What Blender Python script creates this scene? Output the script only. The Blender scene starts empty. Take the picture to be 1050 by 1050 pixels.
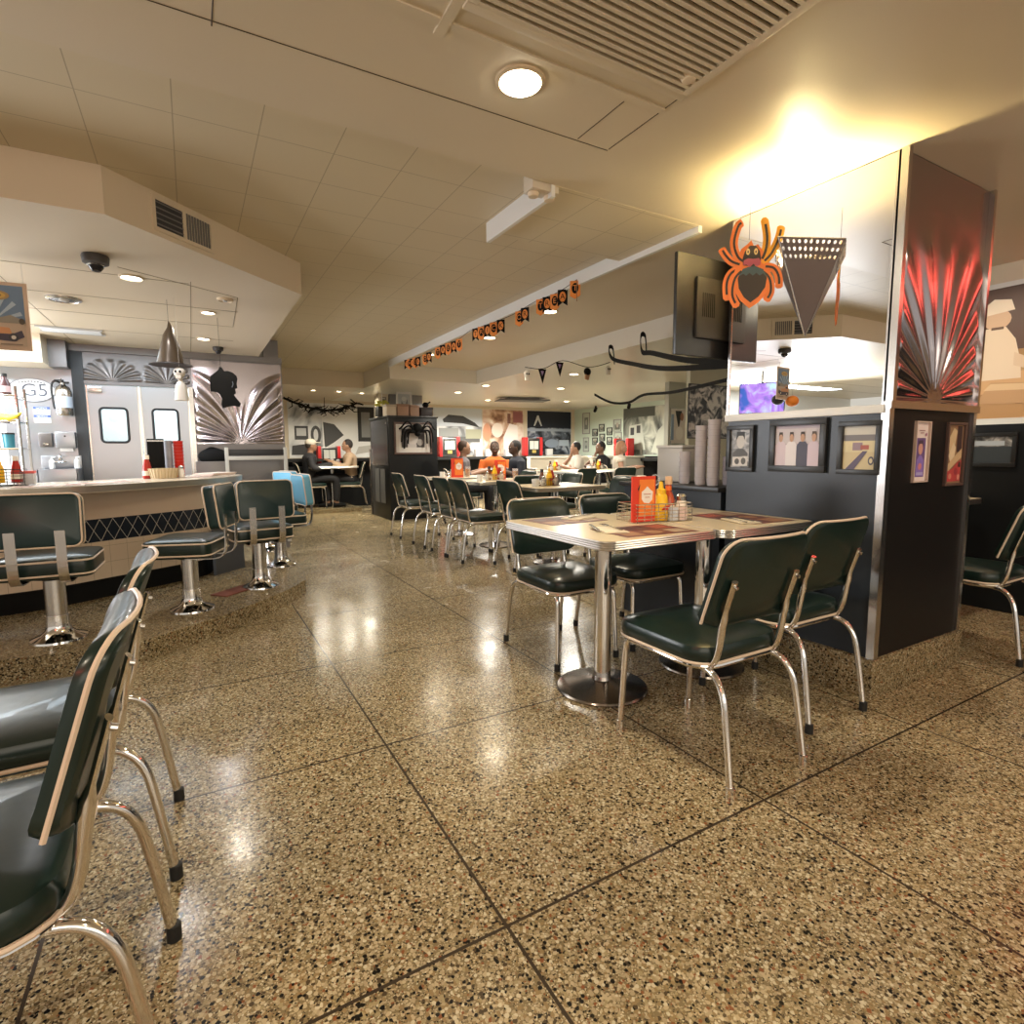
import bpy, bmesh, math, random
from mathutils import Vector, Matrix, Quaternion
PI = math.pi
rnd = random.Random(7)
SC = bpy.context.scene
COL = SC.collection

# ------------------------------------------------------------------ camera, world, exposure
cd = bpy.data.cameras.new('camera'); cam = bpy.data.objects.new('camera', cd); COL.objects.link(cam)
cd.sensor_width = 36; cd.sensor_fit = 'HORIZONTAL'; cd.lens = 570.5 / 1050 * 36
cd.clip_start = 0.02; cd.clip_end = 100
def camera_matrix():
    p, r, y = math.radians(6.3), math.radians(-.367), math.radians(29.807)
    c, s, cr, sr, cy, sy = math.cos(p), math.sin(p), math.cos(r), math.sin(r), math.cos(y), math.sin(y)
    M = Matrix(((cr, -sr, 0), (sr, cr, 0), (0, 0, 1))) @ Matrix(((1, 0, 0), (0, c, -s), (0, s, c))) @ Matrix(((cy, -sy, 0), (0, 0, -1), (sy, cy, 0)))
    T = M.transposed()
    R = Matrix.Identity(4)
    for i in range(3):
        R[i][0] = T[i][0]; R[i][1] = -T[i][1]; R[i][2] = -T[i][2]
    R[0][3], R[1][3], R[2][3] = 0, 0, 1.08
    return R
cam.matrix_world = camera_matrix()
SC.camera = cam
w = bpy.data.worlds.new('world'); SC.world = w; w.use_nodes = True
bg = w.node_tree.nodes['Background']; bg.inputs[0].default_value = (1.0, .93, .82, 1); bg.inputs[1].default_value = .55
SC.view_settings.view_transform = 'Standard'; SC.view_settings.look = 'None'
SC.view_settings.gamma = 1; SC.view_settings.use_curve_mapping = False
SC.view_settings.exposure = 0.35
SC.cycles.use_denoising = True
SC.cycles.max_bounces = 8
SC.cycles.sample_clamp_indirect = 6.0
LAMP = 16.0            # watts of one downlight
def area(name, loc, target, size, energy, color, size_y=None):
    l = bpy.data.lights.new(name, 'AREA'); l.energy = energy; l.color = color; l.size = size
    if size_y: l.shape = 'RECTANGLE'; l.size_y = size_y
    o = bpy.data.objects.new(name, l); COL.objects.link(o); o.location = loc
    o.rotation_euler = (Vector(target) - Vector(loc)).to_track_quat('-Z', 'Y').to_euler()
    return o
area('daylight_behind', (0.2, -3.2, 1.5), (1.5, 3, .9), 5.0, 45, (1, .88, .70), 1.4)
area('kitchen_fluorescent', (-.9, 5.9, 2.06), (-.9, 6.0, 0), 1.5, 15, (.74, .89, 1), .25)
area('kitchen_fluorescent', (-2.9, 5.6, 2.06), (-2.9, 5.7, 0), 3.0, 90, (.85, .94, 1), .4)
area('back_kitchen_light', (-.3, 8.3, 2.0), (-.3, 8.2, 0), 1.4, 32, (.70, .90, 1), 1.0)
area('soffit_fill', (-2.9, 5.2, 1.15), (-1.6, 4.6, 2.1), 1.6, 100, (.97, .97, 1), 1.0)  # added unseen light, aimed up to brighten the soffit underside
area('neon_red', (-1.9, -.6, 1.9), (-.2, 1.3, .8), 1.2, 6, (1, .16, .10), .15)

# ------------------------------------------------------------------ materials
MATS = {}
def mat(name, col=(.5, .5, .5), rough=.5, metal=0.0, emit=None, es=0, spec=.5, trans=0, ior=1.45, coat=0, bump=None, alpha=1):
    if name in MATS: return MATS[name]
    m = bpy.data.materials.new(name); m.use_nodes = True
    b = m.node_tree.nodes['Principled BSDF']
    b.inputs['Base Color'].default_value = (*col, 1); b.inputs['Roughness'].default_value = rough
    b.inputs['Metallic'].default_value = metal; b.inputs['Specular IOR Level'].default_value = spec
    b.inputs['Transmission Weight'].default_value = trans; b.inputs['IOR'].default_value = ior
    b.inputs['Coat Weight'].default_value = coat; b.inputs['Alpha'].default_value = alpha
    if emit: b.inputs['Emission Color'].default_value = (*emit, 1); b.inputs['Emission Strength'].default_value = es
    nt = m.node_tree
    if bump:
        tc = nt.nodes.new('ShaderNodeTexCoord'); n = nt.nodes.new('ShaderNodeTexNoise'); n.inputs['Scale'].default_value = bump[0]
        n.inputs['Detail'].default_value = 3
        bp = nt.nodes.new('ShaderNodeBump'); bp.inputs['Strength'].default_value = bump[1]; bp.inputs['Distance'].default_value = .005
        nt.links.new(tc.outputs['Object'], n.inputs['Vector']); nt.links.new(n.outputs['Fac'], bp.inputs['Height']); nt.links.new(bp.outputs[0], b.inputs['Normal'])
    MATS[name] = m
    return m
def nodes(m): return m.node_tree, m.node_tree.nodes, m.node_tree.links
def ramp(N, stops, interp='LINEAR'):
    r = N.new('ShaderNodeValToRGB'); r.color_ramp.interpolation = interp
    e = r.color_ramp.elements
    e[0].position, e[0].color = stops[0][0], (*stops[0][1], 1); e[1].position, e[1].color = stops[-1][0], (*stops[-1][1], 1)
    for p, c in stops[1:-1]:
        k = e.new(p); k.color = (*c, 1)
    return r
def mth(N, L, op, a, b=None, c=None):
    n = N.new('ShaderNodeMath'); n.operation = op
    for i, v in enumerate((a, b, c)):
        if v is None: continue
        if isinstance(v, (int, float)): n.inputs[i].default_value = v
        else: L.new(v, n.inputs[i])
    return n.outputs[0]
def mix(N, L, fac, a, b):
    n = N.new('ShaderNodeMix'); n.data_type = 'RGBA'
    for s, v in ((n.inputs[0], fac), (n.inputs[6], a), (n.inputs[7], b)):
        if isinstance(v, (int, float)): s.default_value = v
        elif isinstance(v, tuple): s.default_value = (*v, 1)
        else: L.new(v, s)
    return n.outputs[2]
def line_mask(N, L, coord, off, period, width):
    a = mth(N, L, 'SUBTRACT', coord, off); a = mth(N, L, 'DIVIDE', a, period); a = mth(N, L, 'ADD', a, .5)
    a = mth(N, L, 'FRACT', a); a = mth(N, L, 'SUBTRACT', a, .5); a = mth(N, L, 'ABSOLUTE', a)
    return mth(N, L, 'LESS_THAN', a, width / period / 2)
def terrazzo(name, lines=True, tint=(1, 1, 1)):
    m = mat(name, rough=.2, spec=.38); T, N, L = nodes(m); b = N['Principled BSDF']
    tc = N.new('ShaderNodeTexCoord'); V = tc.outputs['Object']
    base = (.27 * tint[0], .205 * tint[1], .125 * tint[2])
    def chips(scale, stops, thr):
        v = N.new('ShaderNodeTexVoronoi'); v.inputs['Scale'].default_value = scale; L.new(V, v.inputs['Vector'])
        s = N.new('ShaderNodeSeparateColor'); L.new(v.outputs['Color'], s.inputs[0])
        r = ramp(N, stops, 'CONSTANT'); L.new(s.outputs[0], r.inputs[0])
        k = mth(N, L, 'ADD', mth(N, L, 'MULTIPLY', s.outputs[1], .34), thr)
        return r.outputs[0], mth(N, L, 'LESS_THAN', v.outputs['Distance'], k)
    T1 = tint
    c = lambda r, g, bb: (r * T1[0], g * T1[1], bb * T1[2])
    st = [(0, c(.62, .50, .36)), (.20, c(.36, .25, .14)), (.35, c(.012, .011, .010)), (.48, c(.50, .40, .28)), (.66, c(.75, .66, .53)), (.78, c(.10, .07, .045)), (.88, c(.30, .11, .05)), (.92, c(.44, .35, .22)), (1, c(.6, .5, .38))]
    c1, f1 = chips(125, st, .36)
    c2, f2 = chips(250, st, .30)
    col = mix(N, L, f2, base, c2); col = mix(N, L, f1, col, c1)
    nz = N.new('ShaderNodeTexNoise'); nz.inputs['Scale'].default_value = 1.4; nz.inputs['Detail'].default_value = 4; L.new(V, nz.inputs['Vector'])
    rr = ramp(N, [(.3, (.82, .82, .82)), (.7, (1.1, 1.08, 1.02))]); L.new(nz.outputs['Fac'], rr.inputs[0])
    mu = N.new('ShaderNodeMix'); mu.data_type = 'RGBA'; mu.blend_type = 'MULTIPLY'; mu.inputs[0].default_value = 1
    L.new(col, mu.inputs[6]); L.new(rr.outputs[0], mu.inputs[7]); col = mu.outputs[2]
    if lines:
        sx = N.new('ShaderNodeSeparateXYZ'); L.new(V, sx.inputs[0])
        a = line_mask(N, L, sx.outputs[0], .561, .914, .008); bmk = line_mask(N, L, sx.outputs[1], 1.015, .914, .008)
        col = mix(N, L, mth(N, L, 'MAXIMUM', a, bmk), col, (.045, .033, .022))
    L.new(col, b.inputs['Base Color'])
    n2 = N.new('ShaderNodeTexNoise'); n2.inputs['Scale'].default_value = 3.5; n2.inputs['Detail'].default_value = 5; L.new(V, n2.inputs['Vector'])
    r2 = ramp(N, [(.3, (.13, .13, .13)), (.75, (.30, .30, .30))]); L.new(n2.outputs['Fac'], r2.inputs[0]); L.new(r2.outputs[0], b.inputs['Roughness'])
    return m
def grid_mat(name, col, line, ox, oy, px, py, wd, rough=.4, use_uv=False, bump=True):
    m = mat(name, col, rough); T, N, L = nodes(m); b = N['Principled BSDF']
    tc = N.new('ShaderNodeTexCoord'); V = tc.outputs['UV' if use_uv else 'Object']
    sx = N.new('ShaderNodeSeparateXYZ'); L.new(V, sx.inputs[0])
    f = mth(N, L, 'MAXIMUM', line_mask(N, L, sx.outputs[0], ox, px, wd), line_mask(N, L, sx.outputs[1], oy, py, wd))
    L.new(mix(N, L, f, col, line), b.inputs['Base Color'])
    nz = N.new('ShaderNodeTexNoise'); nz.inputs['Scale'].default_value = 60; L.new(tc.outputs['Object'], nz.inputs['Vector'])
    bp = N.new('ShaderNodeBump'); bp.inputs['Strength'].default_value = .08; bp.inputs['Distance'].default_value = .004
    L.new(nz.outputs['Fac'], bp.inputs['Height']); L.new(bp.outputs[0], b.inputs['Normal'])
    return m
def photo_mat(name, stops, scale=6, seed=0, detail=3, rough=.35):
    m = mat(name, rough=rough); T, N, L = nodes(m); b = N['Principled BSDF']
    tc = N.new('ShaderNodeTexCoord'); mp = N.new('ShaderNodeMapping'); L.new(tc.outputs['Object'], mp.inputs[0]); mp.inputs['Location'].default_value = (seed * 3.7, seed * 1.3, seed * 2.1)
    n = N.new('ShaderNodeTexNoise'); n.inputs['Scale'].default_value = scale; n.inputs['Detail'].default_value = detail; n.inputs['Distortion'].default_value = 1.2
    L.new(mp.outputs[0], n.inputs['Vector']); r = ramp(N, stops); L.new(n.outputs['Fac'], r.inputs[0]); L.new(r.outputs[0], b.inputs['Base Color'])
    return m
def steel(name, col=(.62, .62, .64), rough=.25): return mat(name, col, rough, 1.0)
FLOOR = terrazzo('terrazzo', True, (.76, .77, .68)); CURB = terrazzo('terrazzo_curb', False, (.62, .62, .53))
PAINT = mat('cream_paint', (.66, .575, .43), .38, bump=(9, .15))
PAINTW = mat('cream_paint_face', (.66, .57, .43), .4, bump=(9, .1))
TILE = grid_mat('ceiling_tile', (.66, .575, .41), (.42, .35, .23), .015, 2.195, .285, .285, .004, .45)
GRIDC = grid_mat('ceiling_panel', (.60, .51, .37), (.58, .48, .34), .0, .0, 5, 5, .004, .4)
CHROME = mat('chrome', (.80, .78, .76), .08, 1)
CHROMEB = mat('brushed_chrome', (.62, .60, .58), .22, 1)
STEEL = steel('steel', (.44, .47, .52), .33)
STEELD = steel('steel_dark', (.20, .19, .19), .38)
BURST = steel('burst_steel', (.46, .42, .45), .22)
VINYL = mat('green_vinyl', (.008, .020, .016), .28, coat=.1, bump=(14, .14))
VINYLT = mat('teal_vinyl', (.007, .028, .030), .32, bump=(14, .1))
VINYLSHEEN = mat('vinyl_blue_reflection', (.16, .42, .60), .25)  # stool vinyl with the blue light it reflects put into its colour
PIPE = mat('piping', (.72, .58, .45), .45)
RUBBER = mat('rubber', (.012, .012, .012), .6)
BLACK = mat('black_laminate', (.008, .009, .010), .40, spec=.3)
BLACKM = mat('black_matte', (.008, .008, .008), .8, spec=.15)
BLACKP = mat('black_plastic', (.02, .02, .02), .35)
NAVY = mat('blue_black_panel', (.016, .021, .028), .34)
LAMINATE = mat('cream_laminate', (.66, .55, .37), .25, bump=(3, .02))
COUNTER = mat('counter_laminate', (.60, .53, .42), .18)
WHITE = mat('white', (.80, .80, .78), .5)
CREAMTILE = grid_mat('counter_tile', (.62, .50, .38), (.40, .31, .22), 0, .25, .108, .108, .003, .3, True)
MINT = mat('mint_wall', (.62, .72, .60), .6)
GLASS = mat('clear_glass', (1, 1, 1), .02, trans=1, ior=1.45)
CLEARP = mat('clear_plastic', (.92, .93, .95), .12, trans=.75, ior=1.3)
MIRROR = mat('mirror_glass', (.90, .91, .90), .0, 1)
SKIN = mat('skin', (.30, .165, .105), .55); SKIND = mat('dark_skin', (.07, .036, .022), .55)
LENS = mat('lamp_lens', (1, 1, 1), .5, emit=(1, .88, .66), es=14)
LENSC = mat('lamp_lens_cool', (1, 1, 1), .5, emit=(1, .96, .88), es=8)
def colmat(c, rough=.5): return mat('paint_%02x%02x%02x_%d' % (*[int(255 * max(0, min(1, v))) for v in c], int(rough * 100)), c, rough)

# ------------------------------------------------------------------ mesh helpers
class MB:
    def __init__(s): s.bm = bmesh.new(); s.mi = 0; s.ms = []
    def mark(s): s._n = len(s.bm.faces)
    def use(s, m):
        if m not in s.ms: s.ms.append(m)
        s.mi = s.ms.index(m); return s
    def _f(s, vs):
        try:
            f = s.bm.faces.new(vs); f.material_index = s.mi; return f
        except ValueError: return None
    def hull8(s, P):
        v = [s.bm.verts.new(p) for p in P]
        for q in ((3, 2, 1, 0), (4, 5, 6, 7), (0, 1, 5, 4), (1, 2, 6, 5), (2, 3, 7, 6), (3, 0, 4, 7)): s._f([v[i] for i in q])
        return v
    def box(s, x0, x1, y0, y1, z0, z1, bev=0):
        v = s.hull8([(x0, y0, z0), (x1, y0, z0), (x1, y1, z0), (x0, y1, z0), (x0, y0, z1), (x1, y0, z1), (x1, y1, z1), (x0, y1, z1)])
        if bev:
            es = list({e for q in v for e in q.link_edges})
            r = bmesh.ops.bevel(s.bm, geom=es, offset=bev, segments=2, affect='EDGES', profile=.6)
            for f in r['faces']: f.material_index = s.mi
        return s
    def tube(s, pts, r, n=10, closed=False, flat=1.0):
        pts = [Vector(p) for p in pts]; m = len(pts)
        rs = r if isinstance(r, (list, tuple)) else [r] * m
        rings = []; up = None
        for i, p in enumerate(pts):
            if closed: t = (pts[(i + 1) % m] - pts[i - 1])
            else: t = pts[min(i + 1, m - 1)] - pts[max(i - 1, 0)]
            t = t.normalized() if t.length > 1e-9 else Vector((0, 0, 1))
            if up is None:
                up = Vector((0, 0, 1)) if abs(t.z) < .9 else Vector((0, 1, 0))
            a = t.cross(up)
            if a.length < 1e-6: a = t.cross(Vector((1, 0, 0)))
            a.normalize(); b = a.cross(t).normalized(); up = b
            rings.append([s.bm.verts.new(p + a * math.cos(2 * PI * k / n) * rs[i] + b * math.sin(2 * PI * k / n) * rs[i] * flat) for k in range(n)])
        for i in range(m if closed else m - 1):
            A, B = rings[i], rings[(i + 1) % m]
            for k in range(n): s._f([A[k], A[(k + 1) % n], B[(k + 1) % n], B[k]])
        if not closed: s._f(rings[0][::-1]); s._f(rings[-1])
        return s
    def cyl(s, p0, p1, r0, r1=None, n=20): return s.tube([p0, p1], [r0, r0 if r1 is None else r1], n)
    def lathe(s, prof, c=(0, 0, 0), n=24, axis='z', sx=1, sy=1):
        c = Vector(c); rings = []
        for r, h in prof:
            if r < 1e-6:
                rings.append([s.bm.verts.new(c + Vector((0, 0, h)))]); continue
            rings.append([s.bm.verts.new(c + Vector((r * sx * math.cos(2 * PI * k / n), r * sy * math.sin(2 * PI * k / n), h))) for k in range(n)])
        for A, B in zip(rings, rings[1:]):
            if len(A) == 1 and len(B) == 1: continue
            for k in range(n):
                if len(A) == 1: s._f([A[0], B[(k + 1) % n], B[k]][::-1])
                elif len(B) == 1: s._f([A[k], A[(k + 1) % n], B[0]])
                else: s._f([A[k], A[(k + 1) % n], B[(k + 1) % n], B[k]])
        if len(rings[0]) > 1: s._f(rings[0][::-1])
        if len(rings[-1]) > 1: s._f(rings[-1])
        return s
    def prism(s, poly, z0, z1):
        a = [s.bm.verts.new((x, y, z0)) for x, y in poly]; b = [s.bm.verts.new((x, y, z1)) for x, y in poly]; n = len(poly)
        s._f(a[::-1]); s._f(b)
        for i in range(n): s._f([a[i], a[(i + 1) % n], b[(i + 1) % n], b[i]])
        return s
    def vprism(s, poly, y0, y1):            # polygon in x-z, thickness in y
        a = [s.bm.verts.new((x, y0, z)) for x, z in poly]; b = [s.bm.verts.new((x, y1, z)) for x, z in poly]; n = len(poly)
        s._f(a); s._f(b[::-1])
        for i in range(n): s._f([a[i], b[i], b[(i + 1) % n], a[(i + 1) % n]])
        return s
    def ell(s, c, r, n=14, m=10):
        prof = [(math.sin(PI * i / m), -math.cos(PI * i / m)) for i in range(m + 1)]
        b0 = len(s.bm.verts); s.bm.verts.ensure_lookup_table()
        s.lathe([(max(p, 0) if 0 < i < m else 0, h) for i, (p, h) in enumerate(prof)], (0, 0, 0), n)
        s.bm.verts.ensure_lookup_table()
        for v in s.bm.verts[b0:]: v.co = Vector((c[0] + v.co.x * r[0], c[1] + v.co.y * r[1], c[2] + v.co.z * r[2]))
        return s
    def pad(s, w, d, t, rad=.06, edge=.018, dome=.012, c=(0, 0, 0), n=6, bend=None):   # cushion lying in x-y
        def outline(k):
            hw, hd, r = w / 2 - k, d / 2 - k, max(rad - k, .004); P = []
            for cx, cy, a0 in ((hw - r, hd - r, 0), (-hw + r, hd - r, 90), (-hw + r, -hd + r, 180), (hw - r, -hd + r, 270)):
                for i in range(n + 1):
                    a = math.radians(a0 + 90 * i / n); P.append((cx + r * math.cos(a), cy + r * math.sin(a)))
            return P
        lay = [(edge, -t / 2), (edge * .3, -t / 2 + edge * .3), (0, -t / 2 + edge), (0, t / 2 - edge), (edge * .3, t / 2 - edge * .3), (edge, t / 2), (edge + .25 * min(w, d) / 2, t / 2 + dome * .7), (edge + .55 * min(w, d) / 2, t / 2 + dome)]
        b0 = len(s.bm.verts); rings = []
        for k, z in lay: rings.append([s.bm.verts.new((x, y, z)) for x, y in outline(k)])
        m = len(rings[0])
        for A, B in zip(rings, rings[1:]):
            for i in range(m): s._f([A[i], A[(i + 1) % m], B[(i + 1) % m], B[i]])
        s._f(rings[0][::-1]); s._f(rings[-1])
        s.bm.verts.ensure_lookup_table()
        for v in s.bm.verts[b0:]:
            if bend: v.co = Vector(bend(v.co))
            v.co += Vector(c)
        return s
    def build(s, name, m=None, parent=None, smooth=35, loc=None, rz=0):
        me = bpy.data.meshes.new(name); bmesh.ops.recalc_face_normals(s.bm, faces=s.bm.faces); s.bm.to_mesh(me); s.bm.free()
        if m is not None: me.materials.append(m)
        for q in s.ms: me.materials.append(q)
        if smooth:
            for p in me.polygons: p.use_smooth = True
            me.set_sharp_from_angle(angle=math.radians(smooth))
        o = bpy.data.objects.new(name, me); COL.objects.link(o)
        if parent: o.parent = parent
        if loc: o.location = loc
        if rz: o.rotation_euler = (0, 0, rz)
        return o
def tag(o, label, cat, group=None):
    o['label'] = label; o['category'] = cat
    if group: o['group'] = group
    return o
def struct(o): o['kind'] = 'structure'; return o
def thing(name, label, cat, loc=(0, 0, 0), rz=0, group=None):
    o = bpy.data.objects.new(name, None); COL.objects.link(o); o.location = loc; o.rotation_euler = (0, 0, rz); o.empty_display_size = .05
    return tag(o, label, cat, group)
def dup(root, loc, rz, label=None, group=None):
    r = root.copy(); COL.objects.link(r); r.location = loc; r.rotation_euler = (0, 0, rz)
    if label: r['label'] = label
    if group: r['group'] = group
    for ch in list(root.children):
        c = ch.copy(); COL.objects.link(c); c.parent = r
        for g in ch.children:
            d = g.copy(); COL.objects.link(d); d.parent = c
    return r
def sbox(name, x0, x1, y0, y1, z0, z1, m, bev=0): return struct(MB().box(x0, x1, y0, y1, z0, z1, bev).build(name, m))
def arc(cx, cy, r, a0, a1, n=8): return [(cx + r * math.cos(math.radians(a0 + (a1 - a0) * i / n)), cy + r * math.sin(math.radians(a0 + (a1 - a0) * i / n))) for i in range(n + 1)]
def rrect(w, h, r, n=4, cx=0, cy=0):
    return [(cx + x, cy + y) for x, y in arc(w / 2 - r, h / 2 - r, r, 0, 90, n) + arc(-w / 2 + r, h / 2 - r, r, 90, 180, n) + arc(-w / 2 + r, -h / 2 + r, r, 180, 270, n) + arc(w / 2 - r, -h / 2 + r, r, 270, 360, n)]
def smooth_path(pts, k=4):
    P = [Vector(p) for p in pts]; out = []
    for i in range(len(P) - 1):
        p0, p1, p2, p3 = P[max(i - 1, 0)], P[i], P[i + 1], P[min(i + 2, len(P) - 1)]
        for j in range(k):
            t = j / k
            out.append(.5 * ((2 * p1) + (p2 - p0) * t + (2 * p0 - 5 * p1 + 4 * p2 - p3) * t * t + (3 * p1 - p0 - 3 * p2 + p3) * t ** 3))
    return out + [P[-1]]
def text_bm(mb, txt, size, m, place, depth=.001):           # lettering as mesh; place(x, y, d) -> 3D
    cu = bpy.data.curves.new('letters', 'FONT'); cu.body = txt; cu.size = size; cu.align_x = 'CENTER'; cu.align_y = 'CENTER'
    o = bpy.data.objects.new('letters', cu); COL.objects.link(o)
    dg = bpy.context.evaluated_depsgraph_get(); me = bpy.data.meshes.new_from_object(o.evaluated_get(dg))
    bpy.data.objects.remove(o); bpy.data.curves.remove(cu)
    mb.use(m); vs = [mb.bm.verts.new(place(v.co.x, v.co.y, depth)) for v in me.vertices]
    for p in me.polygons: mb._f([vs[i] for i in p.vertices])
    bpy.data.meshes.remove(me)

# pictures: flat things built of layers of coloured shapes (local: x right, z up, faces -y)
def E_(cx, cy, rx, ry, n=16): return [(cx + rx * math.cos(2 * PI * i / n), cy + ry * math.sin(2 * PI * i / n)) for i in range(n)]
def R_(x0, y0, x1, y1): return [(x0, y0), (x1, y0), (x1, y1), (x0, y1)]
def layers(mb, w, h, shapes, y=0, step=.0004, z0=0):
    for i, (m, poly) in enumerate(shapes):
        mm = m if not isinstance(m, tuple) else colmat(m)
        mb.use(mm); vs = [mb.bm.verts.new(((u - .5) * w, y - step * i, z0 + v * h)) for u, v in poly]
        mb._f(vs)
def picture(label, cat, loc, rz, w, h, shapes, fw=.02, fm=None, name='framed_picture', group=None, mount=None, depth=.018):
    t = thing(name, label, cat, loc, rz, group)
    f = MB(); fm = fm or BLACKP
    f.box(-w / 2 - fw, w / 2 + fw, -depth, 0, -fw, 0, .002); f.box(-w / 2 - fw, w / 2 + fw, -depth, 0, h, h + fw, .002)
    f.box(-w / 2 - fw, -w / 2, -depth, 0, 0, h, .002); f.box(w / 2, w / 2 + fw, -depth, 0, 0, h, .002)
    f.build('frame', fm, t)
    p = MB(); p.use(colmat((.7, .7, .7))).box(-w / 2, w / 2, -.006, -.001, 0, h); layers(p, w, h, shapes, -.0064); p.build('print', None, t, 0)
    return t

# ================================================================== THE SETTING
sbox('floor', -7, 9.5, -4, 12, -.1, 0, FLOOR)
# stool platform: a curved terrazzo step along the counter
plat = [(-7, 3.44), (-.95, 3.42), (-.55, 3.37), (-.25, 3.40), (.12, 3.68), (.53, 4.12), (.70, 4.40), (.74, 4.62), (.78, 6.6), (-7, 6.6)]
struct(MB().prism(plat, 0, .11).build('platform', CURB, smooth=20))
# ceilings
sbox('ceiling', -7, 9.5, -4, 2.17, 2.25, 2.7, PAINT)
struct(MB().box(-7, 2.4, 2.17, 8.8, 2.30, 2.36).build('ceiling_tiles', TILE))
sbox('ceiling_dining', 2.4, 3.71, 2.17, 7.5, 2.25, 2.36, PAINTW)
PALE = mat('pale_paint', (.72, .68, .58), .3, bump=(9, .1))
sbox('ceiling_low', 3.71, 9.5, 2.6, 12, 2.06, 2.36, PALE)
sbox('ceiling_side', 3.71, 9.5, 2.17, 2.6, 2.25, 2.36, PAINT)
sbox('ceiling_far', 2.4, 3.71, 7.5, 12, 2.06, 2.36, PALE)
sbox('ceiling_booth', .6, 2.4, 8.8, 12, 2.06, 2.36, PAINTW)
sbox('trim_beam', 2.385, 2.41, 2.17, 7.5, 2.215, 2.30, mat('white_trim', (.74, .74, .72), .35))
# dropped box in the corner of the aisle ceiling
sbox('trim_duct', 1.47, 2.385, 2.17, 2.80, 2.248, 2.31, TILE)
sbox('trim_duct_side', 1.455, 1.475, 2.17, 2.80, 2.20, 2.31, mat('white_trim'))
# soffit over the counter
sof = [(-7, 3.05), (-.26, 3.05), (.69, 3.95), (.69, 6.75), (-7, 6.75)]
struct(MB().prism(sof, 2.1, 2.31).build('ceiling_soffit', PAINTW, smooth=20))
# soffit panel seams
sm = MB()
for pts in (([-.29, 3.85], [.33, 4.22]), ([.33, 4.22], [.36, 5.2]), ([-7, 4.0], [.05, 4.02]), ([.06, 3.97], [.06, 6.7]), ([-7, 4.62], [.36, 4.64]), ([-.9, 3.4], [-.88, 6.7]), ([-7, 5.2], [.36, 5.2]), ([-7, 5.8], [.4, 5.84])):
    (x0, y0), (x1, y1) = pts; sm.tube([(x0, y0, 2.1), (x1, y1, 2.1)], .0022, 4)
struct(sm.build('trim_1', mat('seam', (.26, .21, .14), .7)))
# near ceiling panels: dark shadow gaps
gp = MB()
for a, b_ in (((1.49, -1.0), (1.49, 1.82)), ((-3, 1.86), (1.49, 1.83)), ((.12, .9), (.12, 1.86)), ((1.34, 1.82), (1.34, 1.56))):
    gp.tube([(*a, 2.25), (*b_, 2.25)], .0019, 4)
struct(gp.build('trim_2', mat('gap', (.06, .045, .03), .8)))
# pillar
sbox('pillar', 2.5, 3.27, 1.25, 2.03, .17, 2.26, NAVY)
sbox('wainscot_pillar', 2.512, 3.256, 1.244, 1.252, .172, 1.245, mat('black_front', (.008, .007, .007), .42, spec=.3))
sbox('baseboard_pillar', 2.475, 3.295, 1.225, 2.06, 0, .172, CURB, .004)
tr = MB()
tr.box(2.486, 2.522, 1.230, 1.262, .172, 1.25); tr.box(3.250, 3.279, 1.234, 1.262, .172, 1.25)
tr.box(2.488, 2.514, 1.222, 1.258, 1.27, 2.25); tr.box(3.256, 3.276, 1.226, 1.258, 1.27, 2.25)
tr.box(2.484, 3.284, 1.224, 1.25, 1.243, 1.275)
struct(tr.build('trim_pillar', CHROMEB))
wl = MB(); wl.box(2.478, 2.5, 1.25, 2.04, 1.225, 1.26, .003); struct(wl.build('trim_mirror', mat('white_trim')))
# right side wall with wainscot
sbox('wall_right', 4.6, 4.75, -1.5, 2.6, 0, 2.26, PAINTW)
sbox('wainscot_right', 4.58, 4.6, -1.5, 2.6, 0, 1.23, BLACK)
sbox('trim_right', 4.575, 4.6, -1.5, 2.6, 1.23, 1.265, mat('white_trim'))
sbox('trim_mural', 4.585, 4.6, -1.5, 2.6, 2.10, 2.13, mat('white_trim'))
# far walls
sbox('wall_back', .6, 8.4, 11.2, 11.35, 0, 2.1, PAINTW)
sbox('wall_far_right', 8.2, 8.35, 2.5, 11.2, 0, 2.1, MINT)
sbox('wainscot_back', .9, 8.2, 11.17, 11.2, 0, .95, BLACK)
sbox('wainscot_far', 8.17, 8.2, 2.5, 11.2, 0, .95, BLACK)
sbox('wall_side', .75, .9, 6.75, 11.2, 0, 2.36, STEELD)
sbox('platform_booth', 1.2, 2.62, 10.05, 11.2, 0, .07, CURB)
# kitchen wall: steel, with an opening for the swing doors
sbox('wall_kitchen', -7, -1.44, 6.7, 6.8, 0, 2.1, WHITE)
sbox('wall_sign', -1.44, -.93, 6.7, 6.8, 0, 1.9, STEEL)
sbox('wall_soffit', -1.9, -1.06, 6.25, 6.7, 1.86, 2.1, PAINTW)
sbox('wall_sign_side', -1.06, -.93, 6.5, 6.8, 1.86, 2.1, STEELD)
sbox('trim_jamb', -.93, -.84, 6.68, 6.8, 0, 2.04, mat('jamb_dark', (.05, .055, .06), .4, .5))
sbox('wall_lintel', -.93, .04, 6.7, 6.8, 1.74, 2.1, STEELD)
sbox('wall_panel', .04, .92, 6.7, 6.8, 0, 2.1, STEELD)
sbox('trim_head', -.95, .92, 6.66, 6.7, 2.035, 2.1, STEELD)
sbox('trim_door', .015, .055, 6.675, 6.7, 0, 1.745, CHROMEB)
sbox('trim_door_head', -.84, .03, 6.68, 6.7, 1.735, 1.765, STEELD)
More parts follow.
